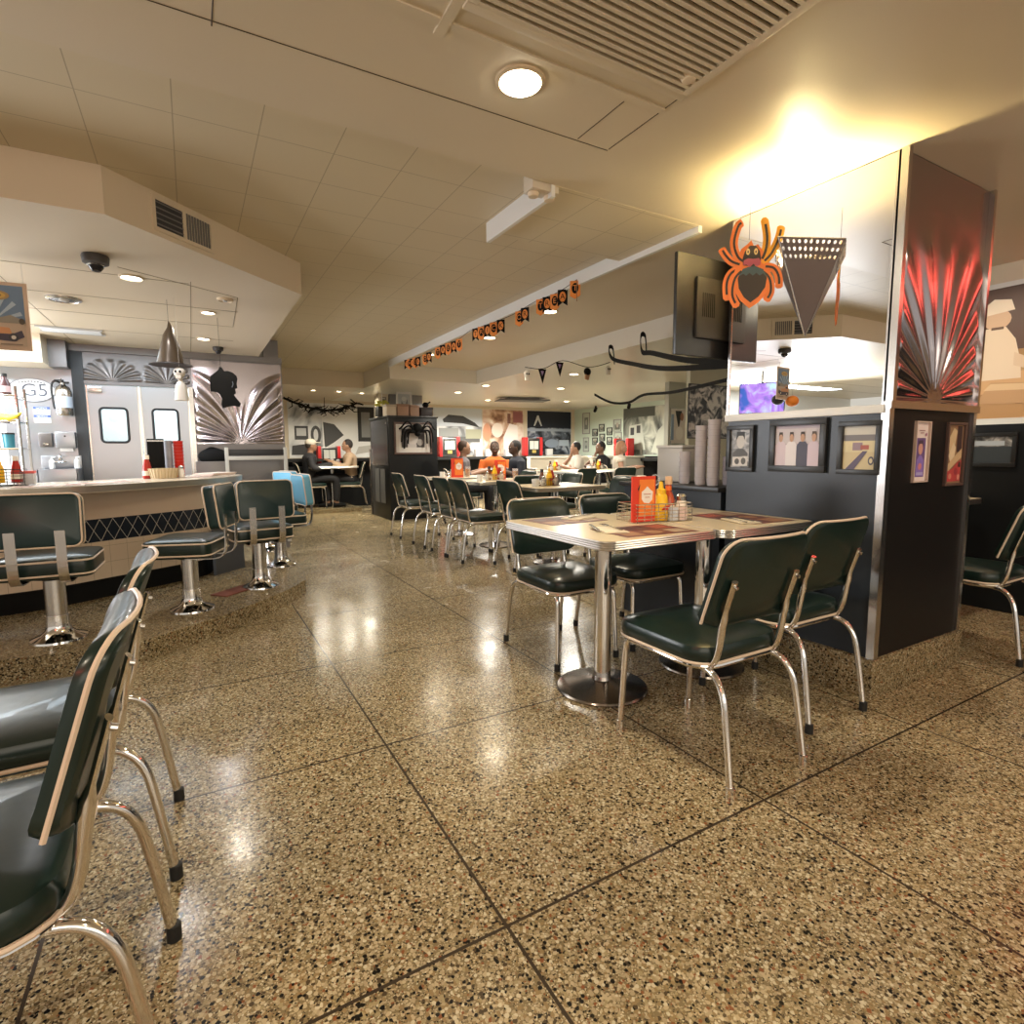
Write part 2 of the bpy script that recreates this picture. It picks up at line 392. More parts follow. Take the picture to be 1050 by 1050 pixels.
# the lit kitchen behind the doors
sbox('wall_kitchen_back', -2.4, 1.2, 8.8, 8.9, 0, 2.1, WHITE)
sbox('ceiling_kitchen', -2.4, .75, 6.8, 8.9, 2.1, 2.2, WHITE)

# ------------------------------------------------------------------ steel sunburst panels (pressed sheet with radiating flutes)
def burst(name, label, loc, rz, w, h, n, amp, ox=.5, oy=.02, cap=.62, nx=150, ny=170, m=None, group=None, vee=None, bow=.22):
    mb = MB(); V = []
    for j in range(ny + 1):
        row = []
        for i in range(nx + 1):
            u, v = i / nx, j / ny; x, z = (u - ox) * w, (v - oy) * h
            r = math.hypot(x, z); th = math.atan2(z, x)                       # 0..pi
            q = abs(th - PI / 2) / (PI / 2)
            lim = h * (cap * (1.0 + .30 * q) if vee is None else vee + (1.25 - vee) * min(1, q * 2.1) ** .8)                                   # how far the flutes reach
            f = max(0, min(1, (lim - r) / (.16 * h))) if r < lim else 0; f = f * f * (3 - 2 * f)
            k = n * (th + bow * math.sin(2 * (th - PI / 2)) * (r / h)) / PI
            fl = .5 - .5 * math.cos(2 * PI * k)
            g = min(1, r / (.22 * h))
            edge = min(1, min(u, 1 - u, v + .02, 1 - v) / .05)
            row.append(mb.bm.verts.new(((u - .5) * w, -amp * fl * f * g * max(0, edge) - .002, v * h)))
        V.append(row)
    for j in range(ny):
        for i in range(nx): mb._f([V[j][i], V[j][i + 1], V[j + 1][i + 1], V[j + 1][i]])
    b0 = [mb.bm.verts.new((sx * w / 2, 0, z)) for sx, z in ((-1, 0), (1, 0), (1, h), (-1, h))]
    mb._f(b0[::-1])
    for a, b2, loop in ((0, 1, [V[0][i] for i in range(nx + 1)]), (1, 2, [V[j][nx] for j in range(ny + 1)]), (2, 3, [V[ny][i] for i in range(nx, -1, -1)]), (3, 0, [V[j][0] for j in range(ny, -1, -1)])):
        mb._f([b0[a]] + [b0[b2]] + loop[::-1])
    o = mb.build(name, m or BURST, None, 60, loc, rz)
    return tag(o, label, 'wall panel', group)
burst('steel_sunburst_panel', 'tall pressed steel sunburst panel on the pillar front, tinted red', (2.885, 1.25, 1.275), 0, .74, .972, 13, .015, cap=.74, bow=-.10)
burst('steel_sunburst_panel', 'wide pressed steel sunburst panel beside the kitchen doors', (.48, 6.7, 1.17), 0, .86, .86, 13, .020, nx=150, ny=130, vee=.36, bow=-.26)
burst('steel_sunburst_panel', 'low steel sunburst strip over the left kitchen door', (-.62, 6.7, 1.765), 0, .50, .27, 9, .008, cap=.80, nx=90, ny=50, m=STEELD, bow=-.2)
burst('steel_sunburst_panel', 'low steel sunburst strip over the right kitchen door', (-.165, 6.7, 1.765), 0, .40, .27, 9, .008, cap=.80, nx=90, ny=50, m=STEELD, bow=-.2)

# kitchen swing doors
def swing_door(num, x0, x1):
    d = thing('door_%d' % num, 'a', 'door'); del d['label']; del d['category']; d['kind'] = 'structure'
    wx0, wx1, wz0, wz1 = x0 + .10, x1 - .11, 1.19, 1.51
    p = MB(); p.box(x0, wx0, 6.70, 6.735, .01, 1.73); p.box(wx1, x1, 6.70, 6.735, .01, 1.73); p.box(wx0, wx1, 6.70, 6.735, .01, wz0); p.box(wx0, wx1, 6.70, 6.735, wz1, 1.73)
    p.build('door_leaf', STEEL, d)
    cx, cz = (wx0 + wx1) / 2, (wz0 + wz1) / 2
    g = MB(); g.tube([(x, 6.698, y) for x, y in rrect(wx1 - wx0 + .01, wz1 - wz0 + .01, .035, 5, cx, cz)], .011, 8, True); g.build('window_gasket', RUBBER, d)
    q = MB(); q.vprism(rrect(wx1 - wx0, wz1 - wz0, .03, 5, cx, cz), 6.71, 6.716); q.build('window_pane', GLASS, d)
    k = MB(); k.box(x0, x1, 6.693, 6.70, .15, .55); k.build('kick_plate', CHROMEB, d)
    h = MB(); (h.box(x0 + .02, x0 + .13, 6.665, 6.70, 1.66, 1.715, .006) if num == 1 else h.box(x1 - .12, x1 - .02, 6.665, 6.70, 1.64, 1.70, .006)); h.build('door_closer', CHROMEB, d)
    e = MB(); e.box(x0, x0 + .012, 6.69, 6.70, .01, 1.73); e.box(x1 - .012, x1, 6.69, 6.70, .01, 1.73); e.build('edge_strip', CHROMEB, d)
swing_door(1, -.835, -.415); swing_door(2, -.405, .012)

# ------------------------------------------------------------------ ceiling lamps
def downlight(x, y, z, r, label, watts=None, lens=None, group=None, name='ceiling_light', deep=False, color=(1, .87, .66)):
    t = thing(name, label, 'ceiling light', (x, y, z), 0, group)
    MB().lathe([(r * 1.18, 0), (r * 1.16, -.006), (r * 1.0, -.010), (r * .98, -.002), (r * .98, 0)], n=28).build('trim_ring', mat('lamp_ring', (.62, .50, .34), .4), t)
    b = MB()
    if deep: b.lathe([(r * .97, -.004), (r * .90, -.014), (r * .66, -.024), (r * .35, -.030), (0, -.032)], n=28)
    else: b.lathe([(r * .97, -.003), (r * .6, -.008), (0, -.009)], n=24)
    b.build('lens', lens or LENS, t)
    if watts:
        l = bpy.data.lights.new('bulb', 'AREA'); l.shape = 'DISK'; l.size = r * 1.8; l.energy = watts; l.color = color; l.spread = math.radians(165)
        o = bpy.data.objects.new('bulb', l); COL.objects.link(o); o.parent = t; o.location = (0, 0, -.045 if deep else -.02)
    return t
downlight(.98, 1.64, 2.25, .068, 'large bright bulging ceiling downlight beside the slatted grille', LAMP, deep=True)
downlight(-.24, 4.03, 2.1, .055, 'oval ceiling downlight just right of the left black dome camera', 5, LENSC, color=(.95, .95, 1))
downlight(.17, 4.75, 2.1, .045, 'small soffit downlight behind the white round speaker', 5, LENSC, color=(1, .92, .8))
downlight(.16, 5.84, 2.1, .05, 'soffit downlight above the hanging black head silhouette', 6, LENSC, color=(.95, .95, 1))
dl = 'recessed downlights of the low dining ceiling'
for i, (x, y, z, lab) in enumerate(((2.68, 5.26, 2.25, 'beam downlight shining behind the middle of the pennant banner'), (2.62, 4.05, 2.25, 'beam downlight shining behind the right end of the pennant banner'), (2.5, 6.5, 2.25, 'beam downlight behind the left end of the pennant banner'))):
    downlight(x + .08, y, z, .06, lab, 9)
for x, y, lab in ((3.94, 8.67, 'dining downlight above the man in grey'), (3.91, 7.59, 'dining downlight left of the flat ceiling tray'), (4.35, 5.96, 'dining downlight right of the skull bunting'), (5.15, 7.41, 'dining downlight over the far table'), (5.05, 9.73, 'dining downlight nearest the sepia back mural'), (6.6, 9.3, 'dining downlight nearest the mint wall'), (6.7, 6.3, 'dining downlight over the station side'), (3.3, 9.6, 'downlight above the black cabinet')):
    downlight(x, y, 2.06, .06, lab, {3.94: 16, 3.91: 18, 5.15: 24, 5.05: 90, 6.6: 80}.get(x, 30), color=(1, .95, .84))
for x, y, lab in ((1.75, 9.4, 'left spot lamp over the booth'), (2.15, 9.4, 'second spot lamp over the booth'), (2.55, 9.5, 'spot lamp left of the white column')):
    downlight(x, y, 2.06, .04, lab, 16, color=(1, .92, .74))
for x, y, lab in ((-1.2, .2, 'downlight over the left foreground table'), (2.9, .1, 'downlight in front of the pillar'), (.9, -.9, 'downlight behind the viewer'), (3.9, 1.7, 'downlight over the right side table')):
    downlight(x, y, 2.25, .062, lab, LAMP * .6, deep=True)
for x, y, lab in ((.9, 4.2, 'tile ceiling lamp over the aisle'),):
    pass
t = thing('ceiling_light', 'long flat cool ceiling light above the kitchen wall', 'ceiling light', (-.80, 5.95, 2.1))
MB().box(-.2, .2, -.09, .09, -.012, 0, .003).build('lens', mat('flat_lens', (.75, .78, .8), .4, emit=(.85, .93, 1), es=.02), t)
MB().box(-.22, .22, -.11, -.09, -.014, 0).box(-.22, .22, .09, .11, -.014, 0).build('frame', mat('grey_paint', (.5, .5, .5), .4), t)

# air grille of the near ceiling
t = thing('ceiling_grille', 'large slatted air grille in the ceiling beside the bright downlight', 'air grille', (0, 0, 0))
f = MB(); x0, x1, y0, y1 = .72, 1.46, .62, 1.42
for q in ((x0 - .03, x1 + .03, y1, y1 + .03), (x0 - .03, x1 + .03, y0 - .03, y0), (x0 - .03, x0, y0, y1), (x1, x1 + .03, y0, y1)): f.box(*q, 2.236, 2.25, .002)
f.build('frame', PAINT, t)
s_ = MB(); k = 0; y = y0 + .008
while y < y1 - .01:
    s_.box(x0, x1, y, y + .012, 2.236, 2.248); y += .026
s_.build('slats', PAINT, t)
MB().box(x0, x1, y0, y1, 2.2485, 2.2498).build('back', mat('grille_dark', (.05, .025, .012), .9), t)
pp = MB(); pp.box(.66, .69, .6, 1.58, 2.243, 2.25); pp.box(-.05, 1.49, 1.52, 1.545, 2.245, 2.25); pp.box(.45, .47, .3, 1.53, 2.245, 2.25)
struct(pp.build('trim_3', PAINT))
tag(MB().lathe([(.03, 0), (.03, -.004), (.02, -.016), (0, -.02)], (1.43, 1.36, 2.25), 16).build('smoke_sensor', mat('cream_plastic', (.70, .58, .42), .4)), 'tiny round cream sensor at the right corner of the slatted grille', 'sensor')
# vent on the soffit's slanted face
ang = math.atan2(.90, .95)
def on_soffit(u, z, off): return (-.26 + u * math.cos(ang) + off * math.sin(ang), 3.05 + u * math.sin(ang) - off * math.cos(ang), z)
t = thing('air_vent', 'rectangular louvred air vent on the slanted soffit face', 'vent', on_soffit(.41, 2.203, 0), ang)
f = MB(); f.box(-.18, .18, -.008, 0, .062, .08); f.box(-.18, .18, -.008, 0, -.08, -.062); f.box(-.18, -.162, -.008, 0, -.062, .062); f.box(.162, .18, -.008, 0, -.062, .062); f.box(-.009, .009, -.008, 0, -.062, .062); f.build('frame', PAINTW, t)
MB().box(-.162, -.009, -.002, 0, -.062, .062).build('dark_opening', mat('vent_dark', (.045, .045, .05), .8), t)
f = MB()
for i in range(5): f.box(-.162, -.009, -.006, -.003, -.05 + i * .025, -.044 + i * .025)
for i in range(9): f.box(.013 + i * .0165, .022 + i * .0165, -.007, -.001, -.062, .062)
f.build('louvres', mat('vent_grey', (.16, .155, .15), .6), t)
f = MB(); f.box(.009, .162, -.002, 0, -.062, .062); f.build('backing', PAINTW, t)
# dome cameras
for x, y, s, lab in ((-.37, 3.69, 1, 'large black dome camera on the soffit left of the vent'), (.29, 6.25, .8, 'small dome camera above the black head silhouette')):
    t = thing('dome_camera', lab, 'security camera', (x, y, 2.1), 0)
    MB().lathe([(.058 * s, 0), (.062 * s, -.01), (.058 * s, -.04 * s), (.045 * s, -.046 * s), (0, -.046 * s)], n=24).build('housing', mat('camera_grey', (.055, .05, .048), .45), t)
    MB().lathe([(.036 * s, -.045 * s), (.033 * s, -.062 * s), (.02 * s, -.078 * s), (0, -.083 * s)], n=20).build('dome', mat('dome_glass', (.02, .02, .025), .05), t)
    MB().lathe([(.037 * s, -.044 * s), (.040 * s, -.050 * s), (.036 * s, -.052 * s)], n=20).build('ring', CHROMEB, t)
# round soffit fittings
for x, y, r, lab in ((.26, 4.30, .05, 'white round ceiling speaker beside the small soffit downlight'), (-.67, 4.79, .10, 'wide round silver ceiling vent over the counter')):
    t = thing('ceiling_speaker', lab, 'ceiling fitting', (x, y, 2.1))
    MB().lathe([(r, 0), (r * .98, -.008), (r * .8, -.014), (r * .78, -.010), (0, -.010)], n=26).build('rim', mat('cream_plastic') if r < .08 else CHROMEB, t)
    MB().lathe([(r * .3, -.010), (r * .22, -.018), (0, -.02)], n=16).build('hub', mat('grey_paint', (.5, .5, .5), .4), t)
# emergency light at the dropped duct
t = thing('emergency_light', 'small clear twin head emergency light under the ceiling band', 'emergency light', (1.43, 2.215, 2.25))
MB().box(-.07, .07, -.04, .04, -.03, .05, .006).build('housing', mat('clear_cream', (.62, .55, .44), .2), t)
for s in (-1, 1): MB().lathe([(0, -.055), (.022, -.05), (.026, -.035), (.014, -.02)], (s * .042, 0, 0), 14).build('lamp_head', mat('cream_plastic'), t)

# ================================================================== COUNTER
def offset_wall(mb, path, z0, z1, th=.03, uv=True):        # an upright skin along a path, with its length as u
    L = [0]
    for a, b_ in zip(path, path[1:]): L.append(L[-1] + math.dist(a, b_))
    lay = mb.bm.loops.layers.uv.verify()
    for i in range(len(path) - 1):
        (xa, ya), (xb, yb) = path[i], path[i + 1]; d = Vector((xb - xa, yb - ya, 0)).normalized(); n = Vector((d.y, -d.x, 0)) * -th
        a0, b0, a1, b1 = Vector((xa, ya, z0)), Vector((xb, yb, z0)), Vector((xa, ya, z1)), Vector((xb, yb, z1))
        v = [mb.bm.verts.new(p) for p in (a0, b0, b1, a1)]; f = mb._f(v)
        for l, q in zip(f.loops, ((L[i], z0), (L[i + 1], z0), (L[i + 1], z1), (L[i], z1))): l[lay].uv = q
        v2 = [mb.bm.verts.new(p + n) for p in (a0, b0, b1, a1)]; mb._f(v2[::-1])
        for q in range(4): mb._f([v[(q + 1) % 4], v[q], v2[q], v2[(q + 1) % 4]])
    return L[-1]
def P2(pts, k=5): return [(p.x, p.y) for p in smooth_path([(x, y, 0) for x, y in pts], k)]
counter = thing('lunch_counter', 'curved diner lunch counter with cream tiled front and diamond band', 'counter', (0, 0, 0))
base = [(-6.5, 4.28), (-2.5, 4.28)] + P2([(-1.6, 4.28), (-1.04, 4.30), (-.74, 4.39), (-.49, 4.55), (-.2, 4.73), (.06, 4.92), (.15, 5.15)])
w_ = MB(); offset_wall(w_, base, .25, .50); w_.build('tiled_front', CREAMTILE, counter, 0)
w_ = MB(); offset_wall(w_, base, .65, .845); w_.build('upper_front', mat('counter_cream', (.60, .48, .37), .4), counter, 0)
inner = [(x - .03, y + .05) for x, y in base]
w_ = MB(); offset_wall(w_, inner, .11, .25); w_.build('toe_kick', BLACKM, counter, 0)
w_ = MB(); offset_wall(w_, base, .50, .65); w_.build('diamond_band', mat('band_black', (.012, .018, .03), .2), counter, 0)
lat = MB(); Lc = [0]
for a, b_ in zip(base, base[1:]): Lc.append(Lc[-1] + math.dist(a, b_))
def along(u):
    for i in range(len(base) - 1):
        if u <= Lc[i + 1] or i == len(base) - 2:
            t_ = (u - Lc[i]) / (Lc[i + 1] - Lc[i]); (xa, ya), (xb, yb) = base[i], base[i + 1]
            d = Vector((xb - xa, yb - ya)).normalized(); return (xa + (xb - xa) * t_ + d.y * .002, ya + (yb - ya) * t_ - d.x * .002)
u = 3.6
while u < Lc[-1] - .11:
    for s in (0, 1):
        pts = []
        for k in range(4):
            x, y = along(u + .08 * k / 3); pts.append((x, y, .503 + .144 * ((k / 3) if s == 0 else 1 - k / 3)))
        lat.tube(pts, .0018, 4)
    u += .08
lat.build('lattice', mat('lattice_grey', (.50, .48, .42), .4), counter, 0)
front = [(-6.5, 4.0), (-2.5, 4.0)] + P2([(-1.6, 4.0), (-1.1, 4.01), (-.8, 4.06), (-.5, 4.20), (-.15, 4.50), (.15, 4.84), (.32, 5.15), (.37, 5.38), (.34, 5.55)])
back_ = P2([(.1, 5.62), (-.1, 5.48), (-.42, 5.14), (-.75, 4.90), (-1.1, 4.78)], 3) + [(-6.5, 4.75)]
MB().prism(front + back_, .842, .886).build('counter_top', COUNTER, counter, 20)
e_ = MB()
offset_wall(e_, [(x, y - .0005) for x, y in front], .848, .884, -.004)
e_.build('edge_trim', mat('counter_edge', (.42, .37, .31), .35, 1), counter, 20)
MB().prism([(.10, 4.955), (.12, 4.945), (.34, 5.16), (.33, 5.5), (.30, 5.5), (.31, 5.18)], .11, .84).build('end_panel', mat('end_steel', (.13, .14, .16), .3, .6), counter, 0)

# ------------------------------------------------------------------ counter stools
def make_stool(label):
    t = thing('counter_stool', label, 'stool', (0, 0, .11), 0, 'counter stools')
    MB().lathe([(.125, 0), (.123, .010), (.105, .018), (.075, .030), (.058, .05), (.052, .08), (.052, .13)], n=28).build('base', CHROME, t)
    MB().lathe([(.047, .11), (.047, .345)], n=24).build('pole', CHROMEB, t)
    MB().lathe([(.05, .32), (.13, .34), (.13, .352)], n=20).build('seat_mount', BLACKM, t)
    s = MB().pad(.40, .37, .105, .05, .016, .012, (0, 0, .402)).build('seat', VINYL, t)
    p = MB()
    for zz in (.368, .437): p.tube([(x, y, zz) for x, y in rrect(.398, .368, .05, 5)], .0055, 6, True)
    p.build('piping', PIPE, s)
    b = MB().pad(.36, .26, .075, .035, .014, .006, (0, 0, 0)); b.bm.transform(Matrix.Translation((0, -.205, .645)) @ Matrix.Rotation(math.radians(-96), 4, 'X'))
    bo = b.build('backrest', VINYLT, t)
    p = MB()
    for yy in (-.031, .031): p.tube([(x, yy, z) for x, z in rrect(.358, .258, .035, 5)], .005, 6, True)
    p.bm.transform(Matrix.Translation((0, -.205, .645)) @ Matrix.Rotation(math.radians(-6), 4, 'X')); p.build('piping', PIPE, bo)
    for sx in (-.095, .095):
        q = MB(); path = [(sx, -.02, .335), (sx, -.19, .335), (sx, -.235, .36), (sx, -.25, .42), (sx, -.252, .52), (sx, -.253, .60)]
        path = smooth_path(path, 3)
        for a, b2 in zip(path, path[1:]):
            d = Vector((0, b2.z - a.z, -(b2.y - a.y))).normalized() * .003
            q.hull8([a + Vector((-.021, 0, 0)) - d, a + Vector((.021, 0, 0)) - d, a + Vector((.021, 0, 0)) + d, a + Vector((-.021, 0, 0)) + d,
                     b2 + Vector((-.021, 0, 0)) - d, b2 + Vector((.021, 0, 0)) - d, b2 + Vector((.021, 0, 0)) + d, b2 + Vector((-.021, 0, 0)) + d])
        q.build('strap', CHROMEB, t, 0)
    return t
stool = make_stool('green counter stool at the left frame edge, back turned to the viewer')
stool.location = (-.66, 3.66, .11); stool.rotation_euler.z = -.04
for x, y, r, lab in ((-.05, 3.93, math.radians(70), 'green counter stool swivelled sideways, seat pointing left'),
                     (.385, 4.36, math.radians(10), 'green counter stool with its back panel squarely to the viewer, third from left'),
                     (.62, 5.10, math.radians(97), 'counter stool with reflected blue light painted on its back, half behind the third stool'),
                     (.63, 5.95, math.radians(112), 'farthest counter stool, its back painted with reflected blue light, beside the kitchen panel')):
    dup(stool, (x, y, .11), r, lab)
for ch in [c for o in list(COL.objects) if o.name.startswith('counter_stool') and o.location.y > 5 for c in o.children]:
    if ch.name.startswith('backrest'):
        pass_ = ch.data.copy(); pass_.materials[0] = VINYLSHEEN; ch.data = pass_; ch['label'] = 'light blue backrest'

tag(MB().box(-.16, .16, -.07, .07, 0, .008, .003).build('floor_mat', mat('mat_red', (.16, .05, .03), .8), None, 35, (.22, 4.30, .11), .75), 'small dull red mat on the terrazzo step between two stools', 'mat')

# ================================================================== DINETTE CHAIRS AND TABLES
def make_chair(label):
    t = thing('dining_chair', label, 'chair')
    s = MB().pad(.425, .43, .062, .085, .020, .014, (0, .060, .418)).build('seat', VINYL, t)
    MB().tube([(x, y + .060, .390) for x, y in rrect(.424, .430, .086, 5)], .005, 6, True).build('piping', PIPE, s)
    # frame: rail under the seat running into the front legs
    fr = MB().tube([(x, y + .055, .378) for x, y in rrect(.395, .405, .08, 5)], .0105, 10, True); fr.build('seat_frame', CHROME, t)
    for sx in (-1, 1):
        l = MB().tube(smooth_path([(sx * .165, .16, .374), (sx * .172, .215, .366), (sx * .176, .235, .34), (sx * .180, .240, .25), (sx * .186, .25, .018)], 5), .0115, 12)
        lo = l.build('front_leg', CHROME, t)
        MB().lathe([(.0155, 0), (.0150, .035), (.012, .038)], (sx * .186, .251, 0), 14).build('foot_cap', RUBBER, lo)
        l = MB().tube(smooth_path([(sx * .150, -.02, .366), (sx * .160, -.12, .370), (sx * .168, -.175, .357), (sx * .175, -.212, .31), (sx * .180, -.232, .22), (sx * .186, -.262, .018)], 5), .0115, 12)
        lo = l.build('rear_leg', CHROME, t)
        MB().lathe([(.0155, 0), (.0150, .035), (.012, .038)], (sx * .186, -.263, 0), 14).build('foot_cap', RUBBER, lo)
        u_ = MB(); path = smooth_path([(sx * .150, .02, .368), (sx * .152, -.10, .370), (sx * .153, -.148, .388), (sx * .154, -.172, .44), (sx * .154, -.190, .55), (sx * .154, -.226, .675)], 5)
        n_ = len(path); u_.tube(path, [.0115 if i < n_ * .62 else .0115 + .003 * (i / n_ - .62) / .38 for i in range(n_)], 12, False)
        for v in u_.bm.verts:                                  # the tube is pressed flat where it meets the back
            if v.co.z > .56:
                yc = -.190 - (v.co.z - .55) * .29; v.co.y = yc + (v.co.y - yc) * .45
        uo = u_.build('back_upright', CHROME, t)
        MB().cyl((sx * .154, -.224, .660), (sx * .154, -.236, .656), .006, n=10).build('bolt', CHROMEB, uo)
    def bend(co):
        x, y, z = co
        return (x, y, z)
    b = MB().pad(.40, .285, .044, .06, .014, .008)
    for v in b.bm.verts:                                      # stand the cushion up, square its lower corners, bow it round the sitter
        x, h, d = v.co.x, v.co.y, v.co.z
        if h < -.08: x = math.copysign(min(.2, abs(x) * (1 + .16 * ((-h - .08) / .06) * (abs(x) / .2) ** 4)), x)
        k = (x / .2)
        yy = -.172 - (h + .142) * .30 + d + .034 * k * k + .012 * max(0, -h - .07)
        low = max(0, -h / .142); v.co = Vector((x * (1 + .03 * low), yy, .665 + h - .022 * low * (1 - k * k)))
    bo = b.build('backrest', VINYL, t)
    p = MB(); pts = []
    for x, h in [(-.206, -.135)] + arc(-.141, .0835, .06, 180, 90, 6) + arc(.141, .0835, .06, 90, 0, 6) + [(.206, -.135)]:
        k = x / .2; pts.append((x, -.172 - (h + .142) * .30 + .034 * k * k - .006, .665 + h))
    q_ = []
    for a, b2 in zip(pts, pts[1:]):
        nn = 6 if math.dist(a, b2) > .08 else 1
        for i in range(nn): t_ = i / nn; x, h = a[0] + (b2[0] - a[0]) * t_, a[2] + (b2[2] - a[2]) * t_ - .665; k = x / .2; q_.append((x, -.172 - (h + .142) * .30 + .034 * k * k - .006, .665 + h))
    p.tube(q_ + [pts[-1]], .0048, 6); p.build('piping', PIPE, bo)
    return t
chair = make_chair('green chair in front of the cream table, its back nearest the viewer')
chair.location = (1.575, 1.335, 0); chair.rotation_euler.z = 0
G = 'green dinette chairs'; chair['group'] = G
for x, y, r, lab in (
    (2.17, 1.455, 0, 'green chair drawn up to the table half beside the black pillar'),
    (1.685, 2.43, PI, 'green chair on the far side of the cream table facing the viewer'),
    (2.19, 2.45, PI, 'green chair tucked behind the table half with the shaded placemats'),
    (-.36, 1.175, PI / 2, 'dark green chair cut by the lower left corner, nearest of all'),
    (-.36, 1.755, PI / 2, 'dark green chair with a shining seat, second from the lower left corner'),
    (3.685, 1.32, 0, 'green chair at the right frame edge beyond the pillar'),
    (3.95, 2.50, PI, 'dark chair across the small table beyond the pillar'),
    (2.45, 6.78, -PI / 2, 'green chair at the left end of the row, beside the black cabinet'),
    (2.46, 5.98, -PI / 2, 'second green chair from the black cabinet in the row'),
    (2.47, 5.42, -PI / 2, 'third green chair from the black cabinet in the row'),
    (2.47, 5.00, -PI / 2, 'fourth green chair from the black cabinet in the row'),
    (2.71, 4.42, -PI / 2, 'green chair at the left end of the middle white edged table'),
    (3.72, 4.38, PI / 2 + .25, 'green chair right of the middle white edged table, back to the station'),
    (3.20, 4.98, PI, 'green chair on the far side of the middle white edged table'),
    (3.80, 5.52, PI / 2, 'green chair at the right end of the second table from the cabinet'),
    (3.78, 6.50, PI / 2, 'green chair at the right end of the table nearest the cabinet'),
    (5.15, 6.95, .1, 'green chair in front of the far table by the glass stacks'),
    (5.95, 6.95, -.1, 'green chair in front of the far table, right of its neighbour'),
):
    dup(chair, (x, y, 0), r, lab, G)

def table(label, x0, x1, y0, y1, group=None, px=None, h=.75, rounded=.045):
    cx, cy = (x0 + x1) / 2, (y0 + y1) / 2; w_, d_ = x1 - x0, y1 - y0
    t = thing('dining_table', label, 'table', (cx, cy, 0), 0, group)
    MB().prism(rrect(w_ - .008, d_ - .008, rounded, 5), h - .034, h).build('table_top', LAMINATE, t, 20)
    e = MB(); o = rrect(w_, d_, rounded, 5)
    for k in range(4):
        zz = h - .005 - k * .0085; e.tube([(x, y, zz) for x, y in o], .0048, 6, True)
    e.build('edge_band', mat('ribbed_edge', (.60, .58, .56), .33, 1), t)
    MB().lathe([(.0, h - .055), (.16, h - .052), (.16, h - .034)], n=20).build('top_plate', BLACKM, t)
    MB().lathe([(.038, .03), (.038, h - .05)], n=24).build('column', CHROME, t)
    MB().lathe([(.205, 0), (.207, .006), (.202, .014), (.10, .036), (.045, .046), (.04, .06)], n=40).build('base', mat('base_steel', (.30, .27, .25), .22, 1), t)
    return t
TG = 'cream laminate tables'
table('cream table with ribbed metal edge holding the orange menu caddy', 1.27, 1.865, 1.54, 2.30, TG)
table('cream table half pushed against the black pillar wall', 1.872, 2.475, 1.505, 2.265, TG)
table('small table beyond the pillar at the right edge', 3.75, 4.50, 1.62, 2.20, TG)
table('white edged table in the middle, with mustard and ketchup on it', 2.60, 3.37, 4.08, 4.70, TG)
table('second table from the black cabinet, behind the chair row', 2.60, 3.37, 5.25, 5.87, TG)
table('table nearest the black cabinet, in front of the man in grey', 2.60, 3.37, 6.25, 6.87, TG)
table('far table before the couple of seated men', 4.85, 5.62, 7.25, 7.87, TG)
table('far table left of the glass stacks with the brown caddy', 5.66, 6.45, 7.25, 7.87, TG)
table('booth table of the pair at the back left', 1.80, 2.66, 10.28, 10.85, TG, h=.82)
table('table cut by the left frame edge behind the two dark chairs', -1.35, -.62, 1.1, 1.95, TG)

# ------------------------------------------------------------------ things for the tables
MUST = mat('mustard_yellow', (.80, .46, .015), .35); KETCH = mat('ketchup_red', (.38, .02, .012), .3); ORANGE = mat('orange_card', (.85, .17, .02), .5)
HOT = mat('hot_sauce', (.42, .06, .015), .15, coat=.3); CREAMW = mat('cap_white', (.78, .72, .62), .4); BROWN = mat('brown_glass', (.16, .05, .02), .15)
LABELW = mat('label_paper', (.80, .72, .58), .5); REDP = mat('red_plastic', (.62, .03, .02), .35)
def mustard(label, loc, group=None, s=1):
    t = thing('mustard_bottle', label, 'bottle', loc, 0, group)
    MB().lathe([(.026 * s, 0), (.030 * s, .006 * s), (.030 * s, .07 * s), (.026 * s, .10 * s), (.018 * s, .112 * s)], n=20).build('body', MUST, t)
    MB().lathe([(.020 * s, .110 * s), (.020 * s, .126 * s), (.011 * s, .132 * s), (.007 * s, .158 * s), (0, .160 * s)], n=16).build('cap', MUST, t)
    q = MB(); q.vprism([(-.022 * s, .045 * s), (.010 * s, .045 * s), (.022 * s, .062 * s), (-.008 * s, .060 * s)], -.0312 * s, -.0285 * s).build('label', REDP, t)
    return t
def ketchup(label, loc, group=None, s=1, capm=None, body=None):
    t = thing('ketchup_bottle', label, 'bottle', loc, 0, group)
    MB().lathe([(.027 * s, 0), (.030 * s, .006 * s), (.030 * s, .06 * s), (.026 * s, .09 * s), (.017 * s, .125 * s), (.015 * s, .14 * s)], n=20).build('body', body or KETCH, t)
    MB().lathe([(.018 * s, .138 * s), (.018 * s, .165 * s), (.016 * s, .168 * s), (0, .168 * s)], n=16).build('cap', capm or CREAMW, t)
    MB().lathe([(.0305 * s, .022 * s), (.0305 * s, .055 * s)], n=20).build('label', LABELW, t)
    return t
def hot_sauce(label, loc, group=None):
    t = thing('hot_sauce_bottle', label, 'bottle', loc, 0, group); t.scale = (1.1, 1.1, 1.1)
    MB().lathe([(.024, 0), (.027, .005), (.027, .085), (.020, .105), (.012, .12), (.012, .150)], n=20).build('body', HOT, t)
    MB().lathe([(.015, .148), (.015, .178), (.013, .181), (0, .181)], n=16).build('cap', mat('wood_cap', (.62, .40, .24), .5), t)
    MB().lathe([(.0276, .018), (.0276, .060)], n=20).build('label', LABELW, t)
    MB().lathe([(.0128, .122), (.0128, .140)], n=16).build('neck_band', mat('orange_card'), t)
    return t
